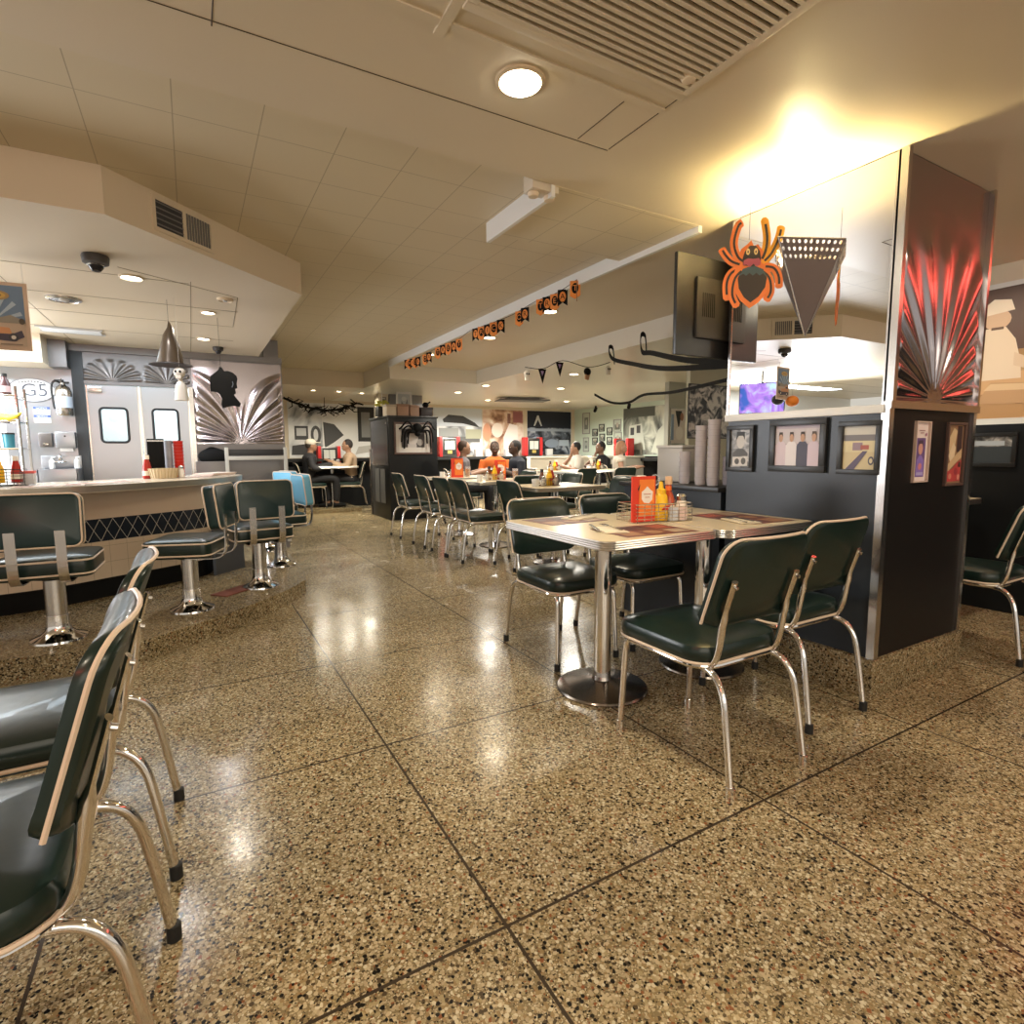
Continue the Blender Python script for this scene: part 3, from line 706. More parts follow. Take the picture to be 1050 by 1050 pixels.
def shaker(label, loc, group=None, m=None):
    t = thing('shaker', label, 'shaker', loc, 0, group)
    MB().lathe([(.020, 0), (.022, .004), (.021, .05), (.016, .072)], n=14).build('jar', m or mat('shaker_white', (.80, .74, .66), .2), t)
    MB().lathe([(.018, .070), (.019, .085), (.012, .094), (0, .096)], n=14).build('lid', CHROMEB, t)
    return t
def sweetener(label, loc, c, group=None, rz=0):
    t = tag(MB().box(-.022, .022, -.012, .012, 0, .062, .002).build('sweetener_packets', colmat(c), None, 35, loc, rz), label, 'packets', group); return t
def menu(label, loc, rz, w=.105, h=.20, group=None, cols=((.70, .05, .02), (.86, .22, .03)), emblem=True):
    t = thing('menu_card', label, 'menu', loc, rz, group)
    p = MB(); p.use(colmat(cols[0])).box(-w / 2, w / 2, -.004, .004, 0, h)
    sh = [(cols[1], R_(.30, .12, .96, .93))]
    if emblem:
        sh += [((.88, .80, .72), [(.40, .50), (.50, .42), (.72, .40), (.86, .48), (.88, .66), (.78, .70), (.64, .78), (.50, .70), (.40, .66)]), ((.50, .18, .10), R_(.48, .60, .80, .615)), ((.50, .18, .10), R_(.54, .53, .74, .545)),
               ((.03, .02, .02), [(.22, .72), (.28, .78), (.32, .84), (.30, .74), (.26, .68)])]
    layers(p, w, h, sh, -.0044); p.build('card', None, t, 0)
    return t
def caddy(label, loc, rz, w=.20, d=.11, h=.072, group=None, m=None, handle=True):
    t = thing('condiment_caddy', label, 'caddy', loc, rz, group); m = m or CHROME
    b = MB()
    for k in range(6): b.tube([(x, y, .004 + k * (h - .004) / 5) for x, y in rrect(w, d, .012, 3)], .0016 if k < 5 else .0026, 5, True)
    for i in range(9):
        x = -w / 2 + w * i / 8
        for y in (-d / 2, d / 2): b.tube([(x, y, .003), (x, y, h)], .0014, 5)
    for i in range(5):
        y = -d / 2 + d * i / 4
        for x in (-w / 2, w / 2): b.tube([(x, y, .003), (x, y, h)], .0014, 5)
        b.tube([(-w / 2, y, .003), (w / 2, y, .003)], .0014, 5)
    b.build('basket', m, t)
    if handle: MB().tube([(0, 0, .003), (0, 0, .165)], .0028, 6).tube([(.024 * math.cos(a), 0, .19 + .024 * math.sin(a)) for a in [2 * PI * i / 18 for i in range(18)]], .0032, 6, True).build('handle', m, t)
    return t
def local(loc, rz, x, y, z=.004): return (loc[0] + x * math.cos(rz) - y * math.sin(rz), loc[1] + x * math.sin(rz) + y * math.cos(rz), loc[2] + z)
# the near table's caddy
cl, cr_ = (1.865, 1.915, .75), math.radians(-8)
caddy('chrome wire caddy with ring handle full of condiments on the near table', cl, cr_, .30, .165, .085)
menu('orange and red menu card standing in the near caddy', local(cl, cr_, -.098, -.050, .006), cr_, .125, .205)
ketchup('ketchup bottle with white cap behind the orange menu card', local(cl, cr_, -.055, .030, .006), s=1.22)
mustard('yellow mustard bottle with red label in the near caddy', local(cl, cr_, .005, -.040, .006), None, 1.12)
hot_sauce('slim hot sauce bottle with wooden cap in the near caddy', local(cl, cr_, .068, -.012, .006))
shaker('salt shaker with metal lid at the right end of the near caddy', local(cl, cr_, .122, -.040, .006)).scale = (1.25, 1.25, 1.25)
for i, (c, lab) in enumerate((((.62, .66, .74), 'pale blue sweetener packets in the near caddy'), ((.80, .62, .58), 'pink sweetener packets in the near caddy'))):
    sweetener(lab, local(cl, cr_, .052 + i * .050, -.068, .006), c, None, cr_)
def placemat(label, loc, rz, w=.36, d=.25, c=((.12, .035, .03), (.30, .16, .09), (.05, .018, .02)), group='printed placemats', z=.001):
    t = thing('placemat', label, 'placemat', loc, rz, group)
    p = MB(); p.use(colmat(c[0])).box(-w / 2, w / 2, -d / 2, d / 2, 0, z)
    def fl(m, poly, k):
        p.use(colmat(m)); p._f([p.bm.verts.new(((u - .5) * w, (v - .5) * d, z + .0003 * k)) for u, v in poly])
    fl(c[1], R_(.05, .08, .30, .45), 1); fl(c[2], R_(.36, .55, .64, .92), 1); fl((.34, .25, .17), R_(.70, .1, .95, .40), 1); fl(c[1], E_(.5, .28, .11, .16), 1); fl((.30, .07, .05), R_(.72, .55, .94, .9), 1); fl((.12, .08, .09), E_(.17, .72, .09, .14), 1)
    p.build('sheet', None, t, 0)
    return t
def napkin(label, loc, rz, group='folded napkins with cutlery'):
    t = thing('napkin', label, 'napkin', loc, rz, group)
    MB().box(-.085, .085, -.05, .05, 0, .003, .0012).box(-.08, .085, -.045, .05, .003, .0055, .001).build('cloth', mat('napkin_cream', (.70, .62, .48), .7), t)
    return t
CUTLERY = mat('cutlery', (.34, .32, .30), .22, 1)
def knife(label, loc, rz):
    t = thing('table_knife', label, 'knife', loc, rz, 'table knives'); MB().box(-.095, .0, -.006, .006, 0, .005, .002).build('handle', CUTLERY, t)
    MB().prism([(0, -.005), (.085, -.006), (.10, 0), (.085, .007), (0, .006)], .001, .003).build('blade', CUTLERY, t); return t
def fork(label, loc, rz):
    t = thing('table_fork', label, 'fork', loc, rz, 'table forks'); m = MB(); m.tube([(-.09, 0, .003), (-.02, 0, .004), (.04, 0, .005)], [.005, .003, .003], 8, False, .5); m.build('handle', CUTLERY, t)
    m = MB().prism([(.035, -.004), (.05, -.011), (.065, -.012), (.065, .012), (.05, .011), (.035, .004)], .003, .005)
    for k in range(4): m.box(.063, .098, -.012 + k * .007, -.009 + k * .007, .003, .005)
    m.build('tines', CUTLERY, t); return t
placemat('printed placemat under the near caddy toward the front edge', (1.60, 1.70, .75), math.radians(-4))
placemat('printed placemat at the far left corner of the near table', (1.52, 2.15, .75), math.radians(4), .33, .24)
placemat('printed placemat on the table half by the wall', (2.28, 1.77, .75), math.radians(88), .40, .27)
napkin('cream napkin under knife and fork, front of the near table', (1.475, 1.765, .7515), math.radians(72)); knife('knife lying on the front napkin of the near table', (1.44, 1.825, .758), math.radians(63)); fork('fork lying on the front napkin of the near table', (1.505, 1.79, .758), math.radians(77))
napkin('cream napkin at the far left place of the near table', (1.62, 2.17, .7515), math.radians(20)); fork('fork on the far left napkin of the near table', (1.63, 2.18, .758), math.radians(20))
fork('fork on the wall side placemat, beside the knife', (2.14, 1.68, .7575), math.radians(68)); knife('knife on the wall side placemat, beside the fork', (2.20, 1.70, .7575), math.radians(72))
napkin('folded napkin under the cutlery by the wall', (2.16, 1.67, .752), math.radians(70))

# far tables: menus, caddies and bottles
def far_set(x, y, z, rz, where, dark=False):
    l = (x, y, z)
    caddy('wire caddy on the %s' % where, l, rz, .22, .13, .07, 'far table caddies', BLACKP if dark else CHROME, False)
    ketchup('ketchup bottle on the %s' % where, local(l, rz, .07, .02), 'far ketchup bottles')
    mustard('mustard bottle on the %s' % where, local(l, rz, .0, -.02), 'far mustard bottles')
    ketchup('brown sauce bottle on the %s' % where, local(l, rz, -.05, .03), 'far sauce bottles', .9, BLACKP, BROWN)
    shaker('shaker on the %s' % where, local(l, rz, .075, -.035), 'far shakers')
    shaker('second shaker on the %s, beside the first' % where, local(l, rz, -.09, -.03), 'far shakers')
far_set(2.90, 4.38, .75, .2, 'middle white edged table', True)
far_set(2.95, 5.55, .75, -.2, 'second table from the cabinet')
far_set(2.95, 6.58, .75, .1, 'table nearest the cabinet')
far_set(6.05, 7.6, .75, .1, 'far table by the glass stacks', True)
far_set(5.15, 7.6, .75, .1, 'far table before the seated men', True)
menu('orange menu card on the table nearest the cabinet', (2.88, 6.40, .75), -.4, .15, .24)
menu('orange menu card on the second table from the cabinet', (3.10, 5.68, .75), -.5, .13, .22)
for x, y, z, lab in ((3.05, 6.45, .75, 'tall amber glass on the table nearest the cabinet'), (3.15, 5.42, .75, 'tall amber glass on the second table from the cabinet')):
    t = thing('drinking_glass', lab, 'glass', (x, y, z)); MB().lathe([(.026, 0), (.034, .13), (.031, .13), (.024, .006), (0, .006)], n=16).build('tumbler', CLEARP, t); MB().lathe([(.024, .008), (.030, .10), (0, .10)], n=14).build('drink', mat('amber_drink', (.72, .34, .04), .2), t)
for x, y, lab in ((2.70, 4.28, 'small white cup on the middle table'), (2.72, 5.45, 'small white cup on the second table'), (2.72, 6.5, 'small white cup on the table nearest the cabinet'), (5.75, 7.45, 'pale mug on the far table by the glass stacks')):
    t = thing('cup', lab, 'cup', (x, y, .75)); MB().lathe([(.03, 0), (.036, .07), (.033, .07), (.026, .006), (0, .006)], n=16).build('bowl', WHITE, t); MB().tube([(.034, 0, .055), (.055, 0, .05), (.055, 0, .025), (.032, 0, .02)], .004, 6).build('handle', WHITE, t)
for i, (x, y, lab) in enumerate(((3.1, 4.25, 'loose placemat on the middle table'), (2.8, 6.7, 'loose placemat on the table nearest the cabinet'), (3.1, 5.35, 'loose placemat on the second table'), (5.3, 7.4, 'loose placemat before the seated men'))):
    placemat(lab, (x, y, .75), .1, .34, .24, ((.45, .30, .20), (.62, .46, .34), (.25, .10, .07)))

# ================================================================== COUNTER TOP THINGS
CZ = .887
t = caddy('wire condiment rack at the left end of the lunch counter', (-1.02, 4.42, CZ), 0, .26, .16, .10, None, BLACKP, False)
mustard('mustard bottle in the counter rack at the left', (-1.0, 4.38, CZ + .02), None, 1.0)
ketchup('ketchup bottle with white cap in the counter rack at the left', (-.92, 4.40, CZ + .02), None, .95)
mustard('orange lidded sauce bottle at the left frame edge of the counter', (-1.08, 4.40, CZ + .02), None, .9).name = 'sauce_bottle'
t = thing('packet_box', 'clear box of white and red packets on the counter', 'packet box', (-.89, 4.47, CZ))
MB().box(-.045, .045, -.03, .03, 0, .075, .003).build('box', CLEARP, t); MB().box(-.038, .038, -.024, .024, .004, .068).build('packets', WHITE, t); MB().box(-.046, .046, -.031, .031, .072, .088, .002).build('lid', colmat((.70, .12, .10)), t)
# middle set
bx, by = -.19, 5.02
t = thing('condiment_basket', 'cream basket of condiments in the middle of the counter', 'basket', (bx, by, CZ))
MB().lathe([(.085, 0), (.10, .075), (.092, .075), (.078, .008), (0, .008)], n=26).build('bowl', mat('basket_cream', (.60, .48, .30), .6), t)
t2 = MB()
for k in range(26):
    a = 2 * PI * k / 26; t2.tube([(.087 * math.cos(a), .087 * math.sin(a), .004), (.102 * math.cos(a), .102 * math.sin(a), .074)], .002, 4)
t2.build('weave', mat('basket_tan', (.46, .34, .18), .6), t)
t = thing('menu_holder', 'tall black menu folder standing behind the counter basket', 'menu folder', (-.235, 5.12, CZ), .2); MB().box(-.055, .055, -.012, .012, .0, .30, .003).build('folder', BLACKM, t); MB().box(-.055, .055, -.0135, -.012, .28, .29).build('edge', CHROMEB, t)
t = thing('cup_stack', 'tall stack of red plastic cups on the counter', 'cup stack', (-.085, 5.16, CZ))
s_ = MB()
for k in range(11): s_.lathe([(.030, k * .026), (.036, k * .026 + .022), (.037, k * .026 + .025), (.031, k * .026 + .0255)], n=18)
s_.build('cups', REDP, t)
t = thing('cup_stack', 'stack of clear grey cups between the black folder and red cups', 'cup stack', (-.155, 5.17, CZ))
s_ = MB()
for k in range(12): s_.lathe([(.026, k * .024), (.031, k * .024 + .02), (.032, k * .024 + .023), (.027, k * .024 + .0235)], n=18)
s_.build('cups', mat('grey_cup', (.35, .36, .40), .25), t)
ketchup('ketchup bottle with paper label beside the black menu folder', (-.295, 5.03, CZ), None, 1.05)
shaker('shaker in front of the red cup stack', (-.075, 5.06, CZ))
for i, (x, y, r, lab) in enumerate(((-.75, 4.28, .1, 'white paper placemat on the counter near the left rack'), (-.50, 4.55, .5, 'paper placemat on the counter in front of the basket'), (.14, 5.34, 1.0, 'top sheet of loose papers at the counter end'), (.06, 5.2, .8, 'loose paper beside the red cups'))):
    placemat(lab, (x, y, CZ), r, .34, .22, ((.66, .56, .48), (.52, .30, .24), (.72, .64, .58)), 'paper sheets on the counter', .0015)
t = thing('paper_pile', 'pile of menus at the right end of the counter', 'paper pile', (.16, 5.40, CZ + .0025), .9)
p = MB()
for k in range(5): p.use(colmat(((.70, .62, .54), (.55, .36, .30))[k % 2])).box(-.16 + .01 * k, .14 + .006 * k, -.10, .10 - .004 * k, k * .004, k * .004 + .0035)
p.build('sheets', None, t, 0)

# ================================================================== KITCHEN WALL THINGS
def wall_sign_oval():
    t = thing('wall_sign', 'white oval sign with large outlined letters on the steel kitchen wall', 'sign', (-1.23, 6.70, 1.66))
    m = MB(); m.use(mat('sign_white', (.86, .88, .90), .35)).vprism(E_(0, 0, .17, .105, 36), -.012, 0); m.build('board', None, t)
    r = MB(); r.tube([(x, -.013, z) for x, z in E_(0, 0, .168, .103, 36)], .004, 6, True); r.build('rim', mat('sign_grey', (.30, .32, .36), .4), t)
    l = MB(); pl = lambda x, y, d: (x, -.0135, y)
    dk = mat('sign_dark', (.10, .11, .14), .5)
    text_bm(l, 'G5', .16, dk, lambda x, y, d: (x + .02, -.0130, y - .005)); 
    l.use(dk)
    for k in range(9): a = -.09 + k * .022; l._f([l.bm.verts.new((a + dx, -.0136, .072 - 1.6 * a * a + dz)) for dx, dz in ((0, 0), (.014, 0), (.014, .010), (0, .010))])
    l.build('lettering', None, t, 0)
wall_sign_oval()
for z, lab in ((1.475, 'upper blue headed notice on the kitchen wall'), (1.40, 'lower blue headed notice on the kitchen wall')):
    t = thing('notice_sign', lab, 'notice', (-1.175, 6.70, z))
    p = MB(); p.use(WHITE).box(-.06, .06, -.003, 0, -.035, .035); layers(p, .12, .07, [((.08, .14, .36), R_(0, .66, 1, 1)), ((.30, .34, .42), E_(.24, .32, .09, .14)), ((.45, .48, .55), R_(.42, .40, .90, .46)), ((.45, .48, .55), R_(.42, .24, .84, .30))], -.0033, .0003, -.035)
    text_bm(p, 'NOTICE', .022, WHITE, lambda x, y, d: (x, -.0052, y + .022)); p.build('plate', None, t, 0)
t = thing('fire_extinguisher', 'silver fire extinguisher hung on the kitchen wall', 'fire extinguisher', (-.995, 6.62, 1.43)); t.scale = (1.15, 1.15, 1.15)
MB().lathe([(.05, 0), (.056, .01), (.056, .19), (.045, .225), (.02, .245), (.016, .26)], n=24).build('cylinder', CHROMEB, t)
MB().lathe([(.0568, .06), (.0568, .15)], n=24).build('label', mat('blue_label', (.50, .58, .70), .4), t)
MB().box(-.012, .045, -.012, .012, .255, .27, .003).box(-.05, .012, -.008, .008, .275, .285, .002).cyl((0, 0, .255), (0, 0, .28), .012).build('valve', BLACKP, t)
MB().tube(smooth_path([(-.012, 0, .262), (-.05, -.01, .27), (-.07, -.01, .22), (-.066, -.01, .1), (-.06, -.01, .05)], 4), .008, 8).build('hose', BLACKP, t)
MB().tube([(.0, -.035, .262), (0, -.04, .275), (0, -.03, .29)], .004, 6).build('gauge', CHROME, t)
t = thing('soap_dispenser', 'small steel soap dispenser beside the towel dispenser', 'dispenser', (-1.16, 6.70, 1.14)); MB().box(-.05, .05, -.06, 0, 0, .13, .008).build('box', STEELD, t); MB().box(-.02, .02, -.066, -.06, .015, .035, .003).build('button', CHROME, t)
t = thing('towel_dispenser', 'wide steel paper towel dispenser above the kitchen sink', 'dispenser', (-1.01, 6.70, 1.13)); MB().box(-.075, .075, -.09, 0, 0, .15, .008).build('box', STEEL, t); MB().box(-.05, .05, -.06, -.01, -.03, .002).build('towel', WHITE, t); MB().cyl((0, -.092, .11), (0, -.088, .11), .008).build('lock', BLACKP, t)
t = thing('hand_sink', 'wall hung steel hand sink with a gooseneck faucet', 'sink', (-1.06, 6.70, .80))
MB().box(-.15, .15, -.03, 0, .14, .26, .004).build('backsplash', STEEL, t)
b = MB(); b.box(-.15, .15, -.26, -.24, -.02, .14, .006).box(-.15, -.13, -.26, 0, -.02, .14, .006).box(.13, .15, -.26, 0, -.02, .14, .006).box(-.14, .14, -.25, 0, -.02, .0); b.build('basin', STEEL, t)
MB().tube(smooth_path([(0, -.02, .16), (0, -.03, .25), (0, -.09, .27), (0, -.12, .22)], 5), .009, 10).tube([(x, -.03 - y, .20) for x, y in E_(0, .04, .05, .03, 16)], .006, 6, True).build('faucet', CHROME, t)
for i, (x, lab) in enumerate(((-1.13, 'left soap bottle on the sink edge'), (-.945, 'right soap bottle on the sink edge'))):
    t = thing('soap_bottle', lab, 'bottle', (x, 6.66, .94)); MB().lathe([(.022, 0), (.022, .07), (.01, .085), (.008, .10)], n=14).build('body', WHITE, t); MB().box(-.006, .025, -.005, .005, .10, .11, .002).build('pump', WHITE, t)
# wire shelf rack with bananas and bottles
t = thing('shelf_rack', 'chrome wire shelf rack at the left edge holding bananas', 'shelf rack', (-1.33, 6.05, 0))
f = MB()
for x in (-.26, .14):
    for y in (-.14, .14): f.cyl((x, y, .1), (x, y, 1.62), .011, n=10)
f.build('posts', CHROME, t)
for z in (1.12, 1.34, 1.545):
    s_ = MB(); s_.tube([(-.26, -.14, z), (.14, -.14, z), (.14, .14, z), (-.26, .14, z)], .007, 6, True)
    for k in range(14): s_.tube([(-.26 + k * .03, -.14, z + .004), (-.26 + k * .03, .14, z + .004)], .0025, 4)
    s_.build('shelf', CHROME, t)
ban = mat('banana_yellow', (.80, .62, .04), .45)
for i in range(5):
    m = MB(); a0 = -.4 + i * .14; pts = [(.085 * math.cos(a) * 1.2, -.02 + i * .016, .085 * math.sin(a)) for a in [math.radians(200 + q * 14) for q in range(10)]]
    m.tube(pts, [.004, .012, .017, .019, .020, .020, .019, .016, .011, .004], 8); o = m.build('banana', ban, None, 60, (-1.23 - .02 * i, 5.92, 1.455 - .003 * i), a0)
    tag(o, 'yellow banana in the bunch on the kitchen rack', 'banana', 'bunch of bananas on the rack')
for i, (x, c, lab) in enumerate(((-1.45, (.10, .16, .30), 'dark blue tub at the far left of the lower rack shelf'), (-1.37, (.05, .07, .12), 'black tub in the middle of the lower rack shelf'), (-1.28, (.04, .20, .26), 'teal tub at the right of the lower rack shelf'))):
    t = thing('tub', lab, 'tub', (x, 6.0, 1.128)); MB().lathe([(.035, 0), (.04, .11), (.0, .11)], n=18).build('body', colmat(c, .35), t); MB().lathe([(.042, .108), (.042, .122), (0, .124)], n=18).build('lid', BLACKP, t)
for i, (x, lab) in enumerate(((-1.40, 'left dark bottle on top of the rack'), (-1.27, 'right dark bottle on top of the rack'))):
    t = thing('bottle', lab, 'bottle', (x, 6.0, 1.553)); MB().lathe([(.035, 0), (.038, .01), (.036, .09), (.018, .13), (.016, .15)], n=18).build('body', mat('dark_brown', (.07, .03, .03), .2), t); MB().lathe([(.02, .148), (.02, .17), (0, .17)], n=14).build('cap', BLACKP, t); MB().lathe([(.0385, .02), (.0385, .07)], n=18).build('label', colmat((.50, .34, .34)), t)
# low steel rail shelf and black bag below the wide sunburst panel
t = thing('steel_stand', 'open cream steel stand under the wide sunburst panel', 'stand', (.60, 6.45, .0))
m = MB(); m.box(-.30, -.265, -.02, .02, .11, 1.13, .003); m.box(.265, .30, -.02, .02, .11, 1.13, .003); m.box(-.265, .265, -.02, .02, 1.0, 1.04, .003); m.build('frame', mat('stand_grey', (.45, .43, .38), .4), t)
MB().box(-.265, .265, -.012, .0, 1.05, 1.11, .002).build('dark_bar', BLACKP, t)
t = thing('black_bag', 'black bag slumped beside the steel stand', 'bag', (.20, 6.52, 1.0)); MB().ell((0, 0, .04), (.14, .07, .085), 20, 12).build('sack', BLACKM, t); MB().tube(smooth_path([(-.1, 0, .08), (-.02, -.02, .13), (.08, 0, .1)], 5), .008, 6).build('strap', BLACKM, t)
t = thing('box_ledge', 'steel ledge carrying the black bag', 'ledge', (.20, 6.55, 0)); MB().box(-.16, .14, -.1, .14, .11, .99, .004).build('cabinet', STEELD, t)

# ================================================================== THINGS HANGING FROM THE SOFFIT
def truck_poster():
    t = thing('hanging_poster', 'vintage truck poster hanging from the soffit at the left edge', 'poster', (-.845, 4.02, 1.635), math.radians(-6))
    p = MB(); w_, h_ = .26, .355; p.use(colmat((.62, .46, .34))).box(-w_ / 2, w_ / 2, -.004, .004, 0, h_)
    sk = (.16, .24, .36); sh = [(sk, R_(.07, .40, .93, .95))]
    for a in range(-3, 4): 
        c, s2 = math.cos(a * .42 + PI / 2), math.sin(a * .42 + PI / 2); n1, n2 = -s2 * .03, c * .03
        sh.append(((.42, .52, .62), [(.40, .42), (.40 + c * .5 - n1 * 1.6, .42 + abs(s2) * .42 - n2), (.40 + c * .5 + n1 * 1.6, .42 + abs(s2) * .42 + n2)]))
    sh += [((.52, .40, .30), R_(.07, .06, .93, .42)), ((.42, .28, .12), E_(.45, .80, .26, .075)), ((.62, .40, .10), E_(.45, .80, .20, .05)), ((.25, .14, .06), R_(.32, .785, .58, .815)),
           ((.30, .27, .22), [(.07, .42), (.25, .50), (.45, .46), (.70, .52), (.93, .44), (.93, .40), (.07, .40)]),
           ((.07, .06, .09), [(.07, .16), (.07, .24), (.70, .24), (.86, .30), (.90, .20), (.70, .13)]), ((.62, .30, .14), [(.10, .24), (.12, .42), (.36, .43), (.40, .34), (.66, .33), (.70, .24)]), ((.07, .07, .09), [(.15, .34), (.17, .40), (.31, .40), (.33, .34)]),
           ((.05, .05, .06), E_(.24, .17, .085, .062)), ((.70, .66, .58), E_(.24, .17, .04, .03)), ((.05, .05, .06), E_(.72, .19, .085, .062)), ((.70, .66, .58), E_(.72, .19, .04, .03)), ((.10, .08, .06), E_(.88, .43, .05, .045)), ((.26, .20, .15), R_(.5, .075, .86, .095))]
    layers(p, w_, h_, sh, -.0045); p.build('print', None, t, 0)
    q = MB(); q.tube([(-.10, 0, .355), (-.10, 0, .463)], .0012, 4); q.tube([(.115, 0, .35), (.115, 0, .463)], .0012, 4); q.build('cords', mat('cord_white', (.7, .68, .62), .6), t)
truck_poster()
def blanket_poster():
    pass
# paper lanterns that the mirror shows, left of the frame
for x, y, z, c, lab in ((-1.00, 4.0, 1.62, (.85, .24, .02), 'orange round paper lantern hanging over the counter'), (-1.10, 4.25, 1.66, (.02, .02, .025), 'black round paper lantern hanging over the counter'), (-1.02, 2.55, 1.62, (.05, .06, .08), 'dark round paper lantern nearer the door')):
    t = thing('paper_lantern', lab, 'lantern', (x, y, z)); MB().ell((0, 0, 0), (.07, .07, .062), 20, 12).build('ball', colmat(c, .6), t); MB().tube([(0, 0, .06), (0, 0, 2.1 - z if y > 3.05 else 2.25 - z)], .001, 4).build('thread', BLACKM, t)
t = thing('menu_screen', 'glowing violet menu screen over the counter, left of the frame', 'screen', (-1.62, 4.85, 1.55), PI / 2 - .5)
MB().box(-.28, .28, -.02, .02, 0, .40, .004).build('case', BLACKP, t)
sm_ = photo_mat('screen_violet', [(.3, (.03, .08, .35)), (.5, (.30, .15, .55)), (.7, (.35, .55, .85))], 5, 3); b_ = sm_.node_tree.nodes['Principled BSDF']
sm_.node_tree.links.new(b_.inputs['Base Color'].links[0].from_socket, b_.inputs['Emission Color']); b_.inputs['Emission Strength'].default_value = 1.2
MB().box(-.27, .27, -.022, -.02, .01, .39).build('panel', sm_, t); MB().tube([(0, 0, .40), (0, 0, .55)], .01, 8).build('hanger', BLACKP, t)
# witch hat
t = thing('witch_hat', 'shiny brown pointed witch hat hanging from the soffit', 'hat', (-.08, 4.5, 1.685), .3)
m = MB()
prof = [(.078, 0), (.070, .05), (.055, .11), (.036, .18), (.018, .235), (.003, .275)]
m.lathe(prof, n=24)
for v in m.bm.verts:
    k = v.co.z / .275; v.co.x += .012 * math.sin(k * 9) * k; v.co.y += .010 * math.sin(k * 7 + 1)
    a = math.atan2(v.co.y, v.co.x); rr = 1 + .05 * math.sin(a * 5 + k * 8); v.co.x *= rr; v.co.y *= rr
m.build('cone', mat('hat_shiny', (.085, .062, .04), .32, .3), t, 80)
MB().lathe([(.06, 0), (.13, -.012), (.132, -.016), (.06, -.006)], n=30).build('brim', mat('hat_black', (.03, .022, .02), .5), t)
MB().tube([(0, 0, .27), (0, 0, .415)], .001, 4).build('thread', BLACKM, t)
# white skeleton figurine under the hat
t = thing('skeleton_ornament', 'small white skeleton ornament dangling below the witch hat', 'ornament', (-.035, 4.42, 1.43), -.3)
wm = mat('bone_white', (.72, .68, .60), .5)
MB().ell((0, 0, .185), (.036, .034, .036), 16, 10).box(-.018, .018, -.030, .01, .142, .165, .005).build('skull', wm, t)
MB().ell((-.013, -.030, .188), (.008, .006, .009), 8, 6).ell((.013, -.030, .188), (.008, .006, .009), 8, 6).build('eye_sockets', BLACKM, t)
b = MB(); b.tube([(0, 0, .145), (.004, 0, .12), (.006, 0, .06)], [.012, .016, .02], 10)
b.lathe([(.018, .125), (.032, .10), (.038, .05), (.044, .0), (.02, .0)], (.004, 0, 0), 18); b.build('robe', wm, t)
MB().tube([(0, 0, .22), (.0, 0, .67)], .0008, 4).build('thread', wm, t)
# black paper head silhouette
t = thing('black_silhouette', 'black paper head silhouette hanging below the small dome camera', 'decoration', (.255, 4.9, 1.42), -.15)
sil = [(-.02, 0), (.02, .012), (.055, .02), (.098, .012), (.108, .04), (.075, .085), (.062, .105), (.078, .115), (.074, .15), (.09, .158), (.086, .19), (.094, .225), (.088, .25), (.062, .275), (.03, .285), (.005, .282), (-.01, .31), (-.028, .312), (-.035, .29), (-.06, .268), (-.092, .24), (-.098, .20), (-.096, .125), (-.055, .122), (-.035, .105), (-.022, .07), (-.028, .03)]
MB().vprism(sil, -.004, .004).build('cutout', BLACKM, t, 0)
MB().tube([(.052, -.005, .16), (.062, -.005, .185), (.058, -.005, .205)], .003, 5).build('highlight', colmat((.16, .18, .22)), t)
MB().tube([(-.02, 0, .31), (-.02, 0, .68)], .001, 4).build('thread', BLACKM, t)

# ================================================================== PILLAR THINGS
t = thing('wall_mirror', 'large mirror above the black panel on the pillar side', 'mirror', (2.5, 1.64, 1.26))
MB().box(-.008, -.001, -.375, .385, .0, .985).build('glass', MIRROR, t, 0)
MB().box(-.012, -.001, -.39, -.375, 0, .985).build('edge', CHROMEB, t); MB().box(-.012, -.001, .385, .398, 0, .985).build('edge', CHROMEB, t)
t = thing('neon_tube', 'red neon tube along the top of the right wall, outside the frame', 'neon light', (4.56, .1, 2.18))
MB().tube([(0, -1.5, 0), (0, 1.25, 0)], .013, 10).build('tube', mat('neon_glow', (1, .1, .08), .3, emit=(1, .10, .08), es=11), t)
MB().box(-.012, .04, -1.3, -1.26, -.02, .03).box(-.012, .04, 1.0, 1.04, -.02, .03).build('bracket', CHROMEB, t)
# perforated steel sconce: an upside down pyramid
t = thing('wall_sconce', 'perforated steel sconce shaped like an upside down pyramid on the mirror', 'wall lamp', (2.49, 1.62, 1.60))
A, B, Cc, Dd = (0, -.165, .375), (0, .165, .375), (-.25, -.02, .385), (0, 0, 0)
def sheet(mb, p, q, r_, hole_rows=3, n=11):           # triangular sheet with a perforated upper band; p,q top corners, r_ tip
    p, q, r_ = Vector(p), Vector(q), Vector(r_); nrm = (q - p).cross(r_ - p).normalized()
    band = .22
    def pt(u, v): return p.lerp(q, u).lerp(r_, v)
    rows = hole_rows
    for i in range(rows):
        v0, v1 = band * i / rows, band * (i + 1) / rows
        for j in range(n):
            u0, u1 = j / n, (j + 1) / n; du, dv = (u1 - u0) * .27, (v1 - v0) * .27; uc, vc = (u0 + u1) / 2, (v0 + v1) / 2
            O = [mb.bm.verts.new(pt(a, b2)) for a, b2 in ((u0, v0), (uc, v0), (u1, v0), (u1, vc), (u1, v1), (uc, v1), (u0, v1), (u0, vc))]
            I = [mb.bm.verts.new(pt(uc + du * math.cos(a), vc + dv * math.sin(a))) for a in [math.radians(225 + 45 * k) for k in range(8)]]
            for k in range(8): mb._f([O[k], O[(k + 1) % 8], I[(k + 1) % 8], I[k]])
    mb._f([mb.bm.verts.new(x) for x in (pt(0, band), pt(1, band), r_)])
f = MB(); sheet(f, Cc, A, Dd); sheet(f, B, Cc, Dd, n=8)
so = f.build('shade', mat('sconce_steel', (.16, .125, .12), .45, .35), t, 0)
